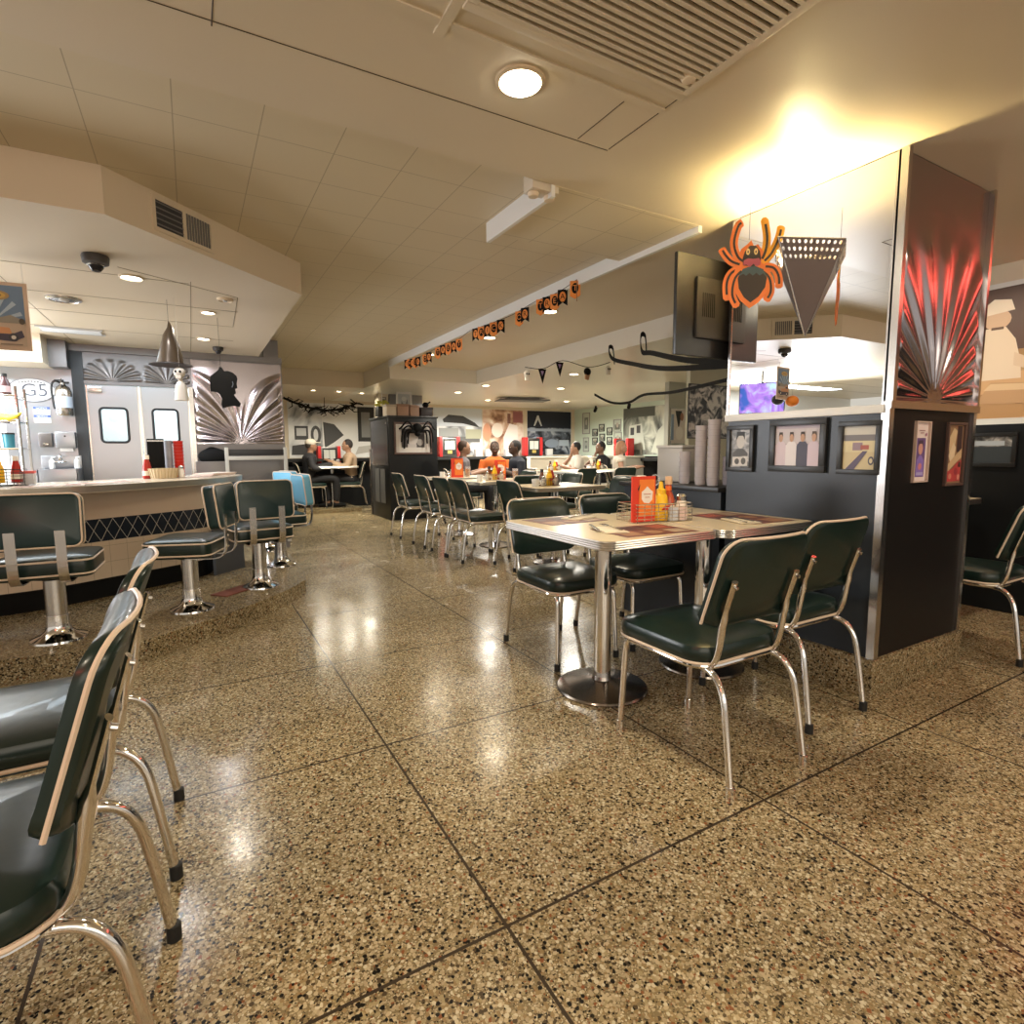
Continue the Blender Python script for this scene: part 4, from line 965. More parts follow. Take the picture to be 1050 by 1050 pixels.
md = so.modifiers.new('thick', 'SOLIDIFY'); md.thickness = .003
e = MB(); e.tube([A, Cc], .003, 6).tube([B, Cc], .003, 6).tube([Cc, Dd], .003, 6); e.build('rim', CHROMEB, t)
MB().ell((-.07, 0, .25), (.03, .03, .04), 14, 10).build('bulb_globe', mat('bulb_glow', (1, 1, 1), .4, emit=(1, .80, .42), es=30), t)
l = bpy.data.lights.new('sconce_bulb', 'AREA'); l.shape = 'DISK'; l.size = .14; l.energy = 22; l.color = (1, .78, .38); l.spread = math.radians(170)
o = bpy.data.objects.new('sconce_bulb', l); COL.objects.link(o); o.parent = t; o.location = (-.085, 0, .31); o.rotation_euler = (PI, 0, 0)
# paper spider
def spider():
    t = thing('paper_spider', 'orange and black paper spider hanging beside the sconce', 'decoration', (2.17, 1.665, 1.70), math.radians(-33))
    og, oy = mat('spider_orange', (.85, .22, .05), .55), mat('spider_orange_glow', (.90, .40, .03), .55)  # second tone: orange paper with the sconce's glow put into its colour
    bk, bl, pk = mat('spider_black', (.045, .035, .03), .6), mat('spider_teal', (.06, .10, .11), .6), mat('spider_pink', (.45, .10, .13), .6)
    S = .29
    def Pz(pts): return [(x * S, z * S) for x, z in pts]
    body = MB(); body.use(og)
    body.vprism(Pz([(-.03, -.02), (.10, .06), (.22, .20), (.28, .36), (.26, .50), (.17, .60), (.10, .66), (.02, .70), (-.08, .70), (-.18, .64), (-.26, .55), (-.30, .42), (-.27, .26), (-.17, .10)]), -.002, .002)
    body.vprism(Pz([(-.16, .62), (-.22, .74), (-.18, .84), (-.10, .90), (-.04, .96), (.0, .88), (.06, .90), (.14, .80), (.15, .70), (.08, .62)]), -.002, .002)
    for k, (m, sh) in enumerate(((bk, [(-.02, .06), (.10, .15), (.19, .28), (.21, .42), (.15, .54), (.0, .60), (-.15, .55), (-.22, .42), (-.20, .27), (-.12, .14)]), (bl, [(.205, .43), (.15, .54), (.0, .60), (-.15, .55), (-.215, .44), (-.14, .48), (-.10, .45), (-.05, .49), (0, .45), (.05, .49), (.1, .45), (.15, .48)]),
                                 (bk, [(-.15, .60), (-.16, .70), (-.13, .80), (-.06, .88), (.03, .88), (.09, .80), (.11, .70), (.10, .62), (0, .58)]), (pk, [(-.15, .60), (-.14, .67), (-.08, .70), (0, .69), (.08, .70), (.11, .65), (.10, .60), (.05, .58), (0, .62), (-.05, .57), (-.1, .61)]))):
        body.use(m); vs = [body.bm.verts.new((x * S, -.0026 - .0005 * k, z * S)) for x, z in sh]; body._f(vs)
    for cx in (-.085, .03):
        body.use(mat('spider_eye', (.85, .62, .25), .5)); body._f([body.bm.verts.new((x * S, -.005, z * S)) for x, z in E_(cx, .795, .028, .048, 12)]); body.use(bk); body._f([body.bm.verts.new((x * S, -.0054, z * S)) for x, z in E_(cx, .79, .010, .022, 8)])
    body.build('body', None, t, 0)
    legs = [([(-.12, .64), (-.26, .72), (-.34, .92), (-.28, 1.16), (-.20, 1.22)], og), ([(-.16, .60), (-.36, .66), (-.48, .76), (-.55, .86)], og), ([(-.16, .58), (-.36, .50), (-.44, .34), (-.42, .10)], og), ([(-.14, .56), (-.30, .42), (-.34, .18), (-.24, .0)], og),
            ([(.12, .64), (.20, .80), (.22, 1.0), (.16, 1.28)], oy), ([(.14, .62), (.30, .76), (.42, .98), (.46, 1.16)], oy), ([(.14, .58), (.34, .56), (.44, .44), (.46, .26)], og), ([(.12, .54), (.28, .42), (.32, .22), (.24, .08)], og)]
    for k, (pts, m) in enumerate(legs):
        q = MB(); path = smooth_path([(x * S * .86, 0, z * S) for x, z in pts], 5); n_ = len(path)
        q.use(m).tube(path, [.017 if 1 < i < n_ - 1 else .008 for i in range(n_)], 8, False, 1)
        q.use(bk).tube([(p.x, -.0195, p.z) for p in path[2:-2]], [.0055] * (n_ - 4), 6)
        for v in q.bm.verts: v.co.y = v.co.y * .16 + .001 * (k % 3)
        q.build('leg', None, t, 60)
    MB().tube([(-.02, 0, .28), (-.02, 0, .548)], .0008, 4).build('thread', BLACKM, t)
spider()
# photographs on the pillar
GR = photo_mat('photo_bw', [(.30, (.02, .02, .02)), (.48, (.20, .20, .20)), (.62, (.62, .60, .58))], 14, 2)
def persons_shape(cols, skin=(.50, .30, .20)):
    sh = []; n = len(cols)
    for i, c in enumerate(cols):
        x = (i + .5) / n; w2 = .52 / n
        sh += [(c, [(x - w2, 0), (x - w2, .50), (x - w2 * .5, .60), (x + w2 * .5, .60), (x + w2, .50), (x + w2, 0)]), (skin, E_(x, .70, .19 / n, .11)), ((.06, .04, .03), [(x - .2 / n, .72), (x - .16 / n, .84), (x + .16 / n, .84), (x + .2 / n, .72), (x + .1 / n, .78), (x - .1 / n, .78)])]
    return sh
F4 = 'framed photographs on the pillar'
picture('small framed black and white portrait at the far end of the pillar side', 'picture', (2.499, 1.945, .985), -PI / 2, .12, .195, [(GR, R_(0, 0, 1, 1)), ((.55, .53, .50), E_(.5, .70, .20, .20)), ((.03, .03, .03), [(.28, .72), (.30, .95), (.70, .95), (.72, .72), (.62, .84), (.40, .84)]), ((.10, .10, .10), [(.12, .38), (.35, .50), (.65, .50), (.88, .38), (.88, .30), (.12, .30)]), ((.60, .58, .55), R_(.12, .04, .88, .28)), ((.08, .08, .08), E_(.35, .16, .12, .08)), ((.10, .10, .10), E_(.68, .17, .12, .09))], .022)
picture('framed colour photo of four people in a row on the pillar side', 'picture', (2.499, 1.63, 1.0), -PI / 2, .225, .19, [((.42, .36, .42), R_(0, 0, 1, 1)), ((.55, .50, .52), R_(0, .55, 1, .92))] + persons_shape([(.62, .52, .58), (.72, .68, .70), (.08, .08, .12), (.60, .50, .58)]), .030)
picture('framed yellow car picture nearest the pillar corner', 'picture', (2.499, 1.345, .99), -PI / 2, .135, .185, [((.60, .50, .30), R_(0, 0, 1, 1)), ((.58, .56, .50), R_(0, .78, 1, 1)), ((.20, .19, .20), R_(0, .64, 1, .80)), ((.66, .58, .36), R_(0, .40, 1, .66)), ((.30, .22, .26), R_(.30, .44, .60, .62)), ((.12, .10, .16), [(.1, 0), (.62, .42), (.76, .42), (.38, 0)]), ((.10, .09, .12), E_(.88, .2, .09, .10)), ((.64, .56, .36), E_(.88, .2, .05, .06)), ((.40, .12, .10), R_(.55, .46, .80, .56))], .022)
picture('narrow white bordered portrait print, left of two on the pillar front', 'picture', (2.785, 1.249, .935), 0, .115, .255, [((.72, .60, .58), R_(0, 0, 1, 1)), ((.14, .08, .22), R_(.14, .07, .86, .74)), ((.55, .28, .24), E_(.5, .56, .17, .11)), ((.08, .05, .08), [(.30, .58), (.34, .70), (.66, .70), (.70, .58), (.60, .64), (.40, .64)]), ((.24, .16, .48), [(.2, .08), (.24, .36), (.42, .44), (.58, .44), (.76, .36), (.80, .08)]), ((.55, .20, .24), E_(.5, .25, .14, .06)), ((.40, .34, .60), R_(.25, .10, .75, .15)), ((.35, .2, .2), R_(.30, .86, .72, .875)), ((.35, .2, .2), R_(.38, .82, .64, .835)), ((.3, .1, .2), E_(.82, .80, .05, .03))], .006, mat('frame_pale', (.55, .42, .36), .5))
picture('framed sepia poster with red blossoms, right of two on the pillar front', 'picture', (3.10, 1.249, .915), 0, .155, .27, [((.28, .16, .09), R_(0, 0, 1, 1)), ((.60, .44, .26), [(.1, .75), (.4, .95), (.62, .9), (.5, .6), (.2, .5)]), ((.68, .54, .36), [(.15, .48), (.4, .70), (.58, .62), (.5, .40), (.3, .34)]), ((.05, .03, .03), [(.64, .55), (.62, .98), (.92, .98), (.94, .55), (.8, .48)]), ((.55, .38, .22), [(.05, .30), (.5, .46), (.96, .60), (.96, .44), (.4, .28), (.05, .16)]), ((.45, .06, .06), [(.04, .03), (.10, .20), (.45, .26), (.70, .36), (.96, .40), (.96, .03)]), ((.62, .20, .14), E_(.3, .12, .10, .05)), ((.30, .04, .05), E_(.65, .2, .12, .06)), ((.66, .26, .20), E_(.82, .10, .08, .05)), ((.06, .03, .03), E_(.84, .32, .07, .05))], .012, mat('frame_brown', (.10, .06, .05), .4))
# sepia mural on the right side wall
SEP = photo_mat('sepia', [(.3, (.20, .10, .04)), (.5, (.42, .24, .10)), (.7, (.58, .38, .20))], 3, 4)
picture('large sepia mural of a cook in a white cap on the right wall', 'mural', (4.598, .5, 1.27), -PI / 2, 3.6, .83, [(SEP, R_(0, 0, 1, 1)), ((.10, .055, .04), R_(0, .52, 1, 1)), ((.60, .36, .18), [(0, .18), (1, .26), (1, .34), (0, .36)]), ((.46, .26, .11), [(0, 0), (1, 0), (1, .14), (0, .18)])] +
        [(c_, [(u_ - .044, v_) for u_, v_ in p_]) for c_, p_ in [((.72, .58, .44), [(.185, .30), (.19, .62), (.205, .70), (.235, .70), (.25, .60), (.26, .42), (.262, .30)]), ((.62, .42, .28), E_(.222, .76, .020, .075)), ((.80, .68, .54), [(.202, .80), (.204, .88), (.215, .92), (.240, .90), (.246, .82)]), ((.14, .08, .05), R_(.214, .685, .232, .705)), ((.66, .50, .36), [(.25, .50), (.29, .40), (.30, .36), (.285, .34), (.25, .40)]),
         ((.50, .30, .15), [(.20, .12), (.30, .10), (.34, .24), (.22, .28)]), ((.68, .48, .28), [(.21, .22), (.32, .20), (.33, .24), (.22, .27)]), ((.32, .18, .09), [(.27, .36), (.28, .60), (.29, .60), (.31, .40)])]], .003, mat('white_trim'), 'wall_mural', depth=.01)
for y, lab in ((1.62, 'framed photograph on the right wall next to the pillar edge'), (1.28, 'framed photograph on the right wall at the frame edge')):
    picture(lab, 'picture', (4.579, y, .98), -PI / 2, .20, .17, [(GR, R_(0, 0, 1, 1)), ((.04, .05, .06), R_(0, 0, 1, .62)), ((.45, .50, .56), R_(.0, .66, .8, .84))], .025)
# television seen from behind on the pillar's end
t = thing('television', 'black television mounted on the far end of the pillar', 'television', (2.60, 2.12, 1.565), 0)
MB().box(-.425, .425, -.012, .012, 0, .505, .006).build('case', BLACKP, t)
MB().box(-.30, .30, -.032, -.012, .09, .40, .012).build('back_cover', mat('tv_back', (.03, .028, .026), .5), t)
v_ = MB()
for k in range(7): v_.box(-.26 + k * .014, -.255 + k * .014, -.0335, -.032, .20, .32)
v_.build('vents', BLACKM, t)
MB().box(-.06, .06, -.085, -.03, .18, .30, .004).build('mount', BLACKP, t)

# ================================================================== SERVICE STATION BEHIND THE PILLAR
t = thing('service_station', 'dark blue black service station with a black ledge behind the pillar', 'station', (0, 0, 0))
MB().box(2.50, 3.15, 2.065, 2.85, .0, .845).build('body', NAVY, t); MB().box(2.47, 3.17, 2.06, 2.87, .845, .872, .004).build('ledge', BLACKP, t)
MB().box(3.12, 3.15, 2.065, 2.5, .872, 1.24).build('back_panel', NAVY, t)
t = thing('drink_bin', 'frosted plastic drink bin on the service station', 'bin', (2.76, 2.62, .873)); MB().box(-.09, .09, -.11, .11, 0, .22, .02).build('bin', mat('frosted', (.50, .47, .42), .35), t); MB().box(-.095, .095, -.115, .115, .215, .235, .008).build('rim', mat('frosted_rim', (.60, .57, .52), .3), t)
def glass_stack(x, y, n, r, label):
    t = thing('glass_stack', label, 'glass stack', (x, y, .873), 0, 'stacks of clear tumblers')
    m = MB()
    for k in range(n):
        z = k * .030; m.lathe([(r * .80, z), (r * .86, z + .004), (r, z + .042), (r * 1.03, z + .044), (r * .97, z + .045)], n=18)
    m.build('tumblers', mat('tumbler', (.90, .84, .86), .10, trans=.5, ior=1.3), t)
    return t
glass_stack(2.62, 2.44, 6, .034, 'short stack of clear tumblers beside the frosted bin')
glass_stack(2.60, 2.30, 11, .034, 'tall stack of clear tumblers on the station, left of the tallest')
glass_stack(2.58, 2.19, 12, .036, 'tallest stack of clear tumblers next to the pillar')
glass_stack(2.72, 2.20, 5, .034, 'short stack of tumblers behind the tallest stack')
t = tag(MB().box(-.05, .05, -.004, .004, 0, .10, .002).build('paper_note', colmat((.66, .58, .44)), None, 35, (2.80, 2.14, 1.10), -.5), 'cream paper note hanging beside the tallest tumbler stack', 'note')

# ================================================================== BLACK CABINET
t = thing('black_cabinet', 'tall black divider cabinet at the end of the chair row', 'cabinet', (0, 0, 0))
MB().box(2.66, 3.46, 8.45, 9.45, .0, 1.61, .006).build('body', BLACK, t)
MB().box(2.645, 3.475, 8.435, 9.465, 1.60, 1.63, .004).build('top', BLACKP, t)
MB().box(2.652, 2.66, 8.50, 9.40, .86, 1.58).build('side_panel', mat('black_panel', (.03, .03, .035), .25), t)
MB().box(2.655, 2.66, 8.70, 8.95, .25, .80).box(2.655, 2.66, 9.0, 9.25, .25, .80).build('magazine_rack', mat('rack_grey', (.10, .10, .10), .5), t)
MB().box(2.645, 2.657, 8.52, 8.56, 1.50, 1.53).build('latch', CHROMEB, t)
MB().box(2.63, 2.66, 9.42, 9.46, 0, 1.12).build('corner_strip', CHROMEB, t)
picture('framed black and white picture on the black cabinet front', 'picture', (3.05, 8.449, 1.06), 0, .56, .44, [((.62, .58, .54), R_(0, 0, 1, 1)), ((.06, .05, .05), R_(.16, .18, .84, .84)), ((.55, .50, .47), E_(.48, .50, .17, .24)), ((.05, .04, .04), [(.30, .50), (.33, .78), (.60, .80), (.66, .52), (.56, .68), (.40, .68)]), ((.50, .46, .44), R_(.34, .18, .60, .30)), ((.35, .32, .30), E_(.70, .36, .09, .12))], .03, mat('frame_brown'))
def toy_spider():
    t = thing('toy_spider', 'big hairy black toy spider draped over the cabinet picture', 'decoration', (3.10, 8.40, 1.36))
    MB().ell((0, -.02, .08), (.085, .06, .075), 16, 10).ell((0, -.03, -.01), (.05, .04, .04), 12, 8).build('body', BLACKM, t)
    for s in (-1, 1):
        for k, (dx, dz, ez) in enumerate(((.30, .16, .06), (.26, .09, -.14), (.22, .02, -.24), (.16, .0, -.16))):
            MB().tube(smooth_path([(s * .04, -.03, .02), (s * dx * .55, -.06, .02 + dz), (s * dx * .9, -.03, dz * .5), (s * dx, -.02, ez)], 4), .014, 6).build('leg', BLACKM, t)
toy_spider()
# on top of the cabinet
def cbox(label, x, y, w_, d_, h_, c, lidc=None, nm='storage_box'):
    t = thing(nm, label, 'box', (x, y, 1.631)); MB().box(-w_ / 2, w_ / 2, -d_ / 2, d_ / 2, 0, h_, .008).build('body', colmat(c), t); MB().box(-w_ / 2 - .006, w_ / 2 + .006, -d_ / 2 - .006, d_ / 2 + .006, h_ - .03, h_ + .004, .004).build('lid', colmat(lidc or tuple(v * .8 for v in c)), t)
cbox('cream box at the left on top of the cabinet', 2.74, 8.62, .16, .2, .17, (.62, .52, .40)); cbox('brown basket in the middle on top of the cabinet', 2.92, 8.60, .19, .2, .18, (.34, .20, .13)); cbox('brown basket right of its twin on top of the cabinet', 3.11, 8.60, .15, .2, .17, (.36, .22, .15)); cbox('black box at the right end on top of the cabinet', 3.31, 8.60, .20, .22, .14, (.03, .02, .02))
tag(MB().ell((0, 0, .04), (.055, .045, .045), 12, 8).tube([(.03, 0, .06), (.08, 0, .09)], .012, 6).build('toy_crow', BLACKM, None, 35, (3.33, 8.6, 1.78)), 'black lump shaped crow decoration on the right black box', 'decoration')
t = thing('plant_pot', 'black square pot with yellow flowers at the cabinet corner', 'plant', (2.70, 8.88, 1.631)); MB().box(-.09, .09, -.09, .09, 0, .16, .006).build('pot', BLACKP, t)
fl = MB()
for k in range(40): fl.ell((rnd.uniform(-.1, .1), rnd.uniform(-.1, .1), .17 + rnd.uniform(0, .08)), (.022, .022, .014), 6, 4)
fl.build('flowers', mat('flower_yellow', (.62, .60, .10), .6), t); MB().cyl((0, 0, .15), (0, 0, .40), .008, n=8).build('stake', WHITE, t)
picture('pale framed picture standing on top of the black cabinet', 'picture', (3.02, 8.75, 1.631), 0, .20, .36, [((.50, .55, .58), R_(0, 0, 1, 1)), ((.22, .24, .26), [(.1, .1), (.3, .7), (.55, .5), (.8, .8), (.9, .1)]), ((.66, .70, .70), E_(.5, .8, .2, .1))], .03, mat('white_trim'))
# pillar behind the cabinet and the white column with the photo strip
sbox('column_far', 3.02, 3.62, 9.5, 10.1, 0, 2.1, STEELD)
sbox('column_booth', 2.84, 3.02, 9.55, 9.75, 0, 2.1, PAINTW)
picture('tall strip of photographs on the cream column by the booth', 'picture', (2.93, 9.548, 1.28), 0, .07, .72, [((.55, .52, .46), R_(0, 0, 1, 1))] + [((.10, .09, .08), R_(.12, .03 + .16 * k, .88, .16 + .16 * k)) for k in range(6)] + [((.40, .37, .33), E_(.5, .10 + .16 * k, .2, .03)) for k in range(6)], .008, mat('frame_brown'))

# ================================================================== BANNERS
def banner():
    t = thing('pennant_banner', 'black and orange TRICK OR TREAT pennant banner along the ceiling beam', 'banner', (2.37, 0, 0))
    pts = [(0, 6.75, 2.20), (0, 6.2, 2.17), (0, 5.6, 2.19), (0, 5.2, 2.18), (0, 4.9, 2.215), (0, 4.5, 2.20), (0, 4.1, 2.195), (0, 3.75, 2.22), (0, 3.45, 2.215), (0, 3.22, 2.245)]
    cord = smooth_path(pts, 6); MB().tube(cord, .002, 5).build('cord', BLACKM, t)
    def zc(y):
        for a, b2 in zip(cord, cord[1:]):
            if b2.y <= y <= a.y: return a.z + (b2.z - a.z) * (a.y - y) / max(1e-6, a.y - b2.y)
        return 2.21
    og, ogd = mat('banner_orange', (.80, .27, .05), .6), BLACKM
    words_ = [('TRICK', (6.72, 6.62, 6.52, 6.42, 6.33)), ('OR', (6.10, 5.98)), ('TREAT', (5.72, 5.58, 5.44, 5.30, 5.17)), ('TRICK', (4.80, 4.68, 4.56, 4.44, 4.31)), ('OR', (4.00, 3.91)), ('TREAT', (3.68, 3.59, 3.49, 3.39, 3.24))]
    k = 0
    for wd, ys in words_:
        for ch, y in zip(wd, ys):
            z = zc(y); blk = k % 2 == 0; a = rnd.uniform(-.15, .15)
            m = MB(); b_, f_ = (BLACKM, og) if blk else (og, BLACKM)
            wv = .036
            m.use(b_).vprism([(-wv, 0), (wv, 0), (wv, -.115), (0, -.090) if blk else (0, -.125), (-wv, -.115)] if blk else [(-wv, 0), (wv, 0), (wv, -.10), (0, -.122), (-wv, -.10)], -.0006, .0006)
            m.use(f_); m._f([m.bm.verts.new((x, -.0010, zz)) for x, zz in E_(0, -.05, .024, .036, 14)])
            text_bm(m, ch, .055, b_, lambda x, yy, d: (x, -.0016, yy - .05))
            m.bm.transform(Matrix.Translation((0, y, z)) @ Matrix.Rotation(a, 4, 'Z') @ Matrix.Rotation(math.radians(-52), 4, 'Z'))
            m.build('pennant', None, t, 0); k += 1
    MB().tube([(0, 3.22, 2.245), (-.004, 3.215, 2.16), (0, 3.22, 2.10)], .003, 5).build('tail', colmat((.30, .16, .08)), t)
banner()
def bunting():
    t = thing('skull_bunting', 'black bunting of skulls and little flags hanging across the dining room', 'bunting', (0, 0, 0))
    A_ = [(3.03, 5.0, 1.93), (3.25, 5.0, 1.93), (3.5, 5.0, 2.03), (3.85, 5.0, 1.985), (4.15, 5.0, 2.06)]
    MB().tube(smooth_path(A_, 6), .004, 5).build('cord', BLACKM, t)
    bone = mat('bone_white')
    for x, z, kind in ((3.05, 1.92, 's'), (3.24, 1.925, 'f'), (3.46, 2.01, 'f'), (3.83, 1.975, 'k'), (4.12, 2.04, 's')):
        m = MB()
        if kind == 's':
            m.use(bone).ell((x, 5, z - .06), (.035, .02, .04), 12, 8); m.box(x - .02, x + .02, 4.985, 5.01, z - .12, z - .09); m.use(BLACKM).ell((x - .013, 4.978, z - .058), (.009, .006, .011), 8, 6).ell((x + .013, 4.978, z - .058), (.009, .006, .011), 8, 6); m.build('skull', None, t)
        elif kind == 'f':
            m.use(BLACKM).vprism([(x - .05, z), (x + .05, z), (x + .005, z - .15)], 4.998, 5.002); m.use(colmat((.30, .20, .40))); m._f([m.bm.verts.new((xx, 4.9975, zz)) for xx, zz in ((x - .02, z - .02), (x + .02, z - .02), (x, z - .07))]); m.build('flag', None, t, 0)
        else:
            m.use(BLACKM).ell((x, 5, z - .04), (.05, .02, .045), 10, 7); m.use(colmat((.40, .22, .12))).vprism([(x - .03, z - .06), (x + .03, z - .07), (x + .01, z - .13), (x - .03, z - .12)], 4.99, 5.01); m.build('pumpkin_charm', None, t, 0)
    return t
bunting()
def streamer(label, pts, wv):
    m = MB(); P = smooth_path(pts, 6)
    for a, b2 in zip(P, P[1:]):
        u_ = Vector((0, 0, wv)); d = (b2 - a).normalized(); n_ = d.cross(Vector((0, 0, 1))).normalized() * .004
        m.hull8([a - u_ - n_, b2 - u_ - n_, b2 - u_ + n_, a - u_ + n_, a + u_ - n_, b2 + u_ - n_, b2 + u_ + n_, a + u_ + n_])
    return tag(m.build('black_streamer', BLACKM, None, 60), label, 'streamer', None)
streamer('black streamer from the mirror edge up to the upper beam hook', [(2.58, 2.035, 1.545), (2.95, 2.75, 1.68), (3.30, 3.45, 1.86), (3.42, 3.7, 1.92), (3.44, 3.74, 2.06), (3.47, 3.72, 2.06), (3.45, 3.68, 1.93)], .020)
streamer('black streamer from the mirror edge to the lower left hook', [(2.58, 2.035, 1.53), (3.0, 3.0, 1.66), (3.35, 3.75, 1.82), (3.48, 4.16, 1.93), (3.50, 4.24, 2.04), (3.53, 4.22, 2.04), (3.52, 4.18, 1.90)], .018)
streamer('lowest black streamer, sagging in a loop beside the station', [(2.60, 2.035, 1.47), (3.1, 3.0, 1.50), (3.45, 3.7, 1.555), (3.50, 3.95, 1.51), (3.50, 4.2, 1.53), (3.46, 4.4, 1.62)], .011)
def garland():
    t = thing('black_garland', 'shaggy black garland drooping over the booth mural', 'garland', (0, 0, 0))
    P = smooth_path([(1.55, 10.6, 1.98), (1.95, 10.6, 1.86), (2.35, 10.6, 1.84), (2.75, 10.6, 1.98)], 12); m = MB(); m.tube(P, .02, 6)
    for k in range(90):
        p = rnd.choice(P); q = p + Vector((rnd.uniform(-.16, .16), rnd.uniform(-.05, .05), rnd.uniform(-.10, .07))); r_ = q + Vector((rnd.uniform(-.1, .1), 0, rnd.uniform(-.05, .05))); m.tube([p, q, r_], [.010, .010, .004], 5)
    m.build('strands', BLACKM, t); MB().tube([(2.15, 10.6, 1.85), (2.16, 10.6, 2.06)], .006, 5).build('cord', BLACKM, t)
garland()

# ================================================================== FAR WALLS: MURALS, FRAMES, JUKEBOXES, BENCHES
BWL = photo_mat('mural_light', [(.36, (.20, .21, .22)), (.48, (.62, .63, .64)), (.6, (.85, .85, .84))], 1.6, 6)
BWD = photo_mat('mural_dark', [(.38, (.015, .018, .025)), (.52, (.12, .14, .18)), (.66, (.50, .54, .60))], 3.5, 8)
SEPM = photo_mat('mural_sepia', [(.32, (.20, .09, .05)), (.48, (.55, .35, .24)), (.62, (.85, .75, .66))], 2.6, 9)
GREYM = photo_mat('mural_grey', [(.34, (.06, .065, .055)), (.5, (.28, .30, .25)), (.64, (.66, .68, .58))], 2.4, 11)
dk = (.03, .03, .03)
picture('black and white car mural behind the back left booth', 'mural', (2.48, 11.198, .97), 0, 1.75, 1.03, [(mat('white'), R_(0, 0, 1, 1)), (BWL, R_(0, .0, .35, 1)), ((.05, .05, .05), [(.02, .05), (.30, .05), (.34, .20), (.20, .26), (.03, .22)]), ((.06, .06, .06), R_(.06, .33, .20, .58)), ((.6, .6, .6), R_(.08, .40, .18, .54)), ((.08, .08, .08), E_(.28, .42, .055, .17)), ((.75, .75, .74), E_(.28, .42, .025, .11)), ((.07, .07, .07), [(.36, .66), (.48, .62), (.58, .42), (.47, .28), (.37, .18)]), (dk, R_(.74, .30, .93, .96)), ((.25, .25, .24), R_(.78, .38, .88, .86)), ((.5, .48, .44), [(.70, .05), (.95, .12), (.97, .25), (.74, .20)]), (dk, R_(.88, .15, 1, .55))], .004, mat('white_trim'), 'wall_mural', depth=.01)
picture('black and white storefront mural right of the black cabinet', 'mural', (5.08, 11.198, .98), 0, 1.15, 1.02, [(BWL, R_(0, 0, 1, 1)), ((.55, .60, .66), R_(0, .62, 1, 1)), (dk, [(.18, .76), (.3, .86), (.6, .84), (.85, .70), (.95, .60), (.6, .68), (.2, .70)]), ((.12, .12, .12), R_(.08, .28, .95, .40)), ((.30, .31, .30), R_(.1, .40, .5, .58)), ((.36, .36, .26), R_(.65, .36, .98, .56))], .003, mat('white_trim'), 'wall_mural', depth=.01)
picture('sepia portrait mural in the middle of the back wall', 'mural', (6.20, 11.198, .98), 0, 1.05, 1.02, [(SEPM, R_(0, 0, 1, 1)), ((.62, .30, .18), E_(.10, .5, .1, .2)), ((.80, .70, .62), E_(.35, .55, .14, .16)), ((.22, .10, .08), R_(.60, .70, .68, .92)), ((.28, .10, .10), R_(.74, .72, .98, .97)), ((.85, .78, .74), [(.5, 0), (.5, .4), (.65, .7), (.85, .66), (.9, 0)])], .003, mat('white_trim'), 'wall_mural', depth=.01)
picture('blue black mural of parked cars at the right of the back wall', 'mural', (7.46, 11.198, .98), 0, 1.25, 1.02, [(BWD, R_(0, 0, 1, 1)), ((.015, .018, .03), R_(0, .62, 1, 1)), ((.35, .40, .48), R_(0, .54, 1, .60)), ((.40, .48, .58), E_(.2, .3, .12, .12)), ((.30, .36, .45), E_(.55, .26, .16, .1)), ((.45, .52, .6), R_(.72, .2, .95, .34)), ((.6, .62, .62), [(.14, .66), (.22, .90), (.25, .90), (.33, .66), (.3, .66), (.235, .8), (.17, .66)])], .003, mat('white_trim'), 'wall_mural', depth=.01)
picture('grey mural of people dining on the mint wall', 'mural', (8.198, 8.45, .98), -PI / 2, 1.9, .98, [(GREYM, R_(0, 0, 1, 1)), ((.50, .52, .44), [(.08, .1), (.10, .62), (.30, .66), (.36, .1)]), ((.60, .62, .52), [(.45, .05), (.55, .5), (.72, .76), (.9, .6), (.95, .2), (.7, .0)]), ((.10, .11, .09), R_(0, .8, .5, 1)), ((.62, .60, .5), E_(.82, .84, .05, .1)), ((.05, .05, .05), R_(.12, .42, .18, .58)), ((.05, .05, .05), R_(.22, .46, .28, .62))], .003, mat('frame_grey', (.3, .3, .28), .5), 'wall_mural', depth=.01)
fg = 'small framed photographs on the mint wall'
for y, z, w_, h_, lab in ((10.72, 1.48, .24, .46, 'tall framed print at the left of the mint wall'), (10.72, 1.06, .18, .30, 'framed print low at the left of the mint wall')):
    picture(lab, 'picture', (8.198, y, z), -PI / 2, w_, h_, [((.55, .60, .52), R_(0, 0, 1, 1)), ((.22, .24, .22), R_(.2, .2, .8, .8)), ((.5, .5, .45), E_(.5, .55, .15, .15))], .02, mat('frame_grey'))
for k, (y, z) in enumerate(((10.38, 1.42), (10.14, 1.52), (9.86, 1.43), (10.38, 1.22), (10.12, 1.30), (9.86, 1.22), (10.12, 1.08), (9.60, 1.50), (9.58, 1.22))):
    big = k >= 7
    picture('small dark framed photograph in the cluster on the mint wall', 'picture', (8.198, y, z), -PI / 2, .15 + .07 * big, .13 + .1 * big, [((.45, .50, .42), R_(0, 0, 1, 1)), ((.12, .13, .11), R_(.1, .1, .9, .6)), ((.40, .36, .30), E_(.5, .55, .2, .25))], .02, BLACKP if not big else mat('frame_grey'), group=fg)
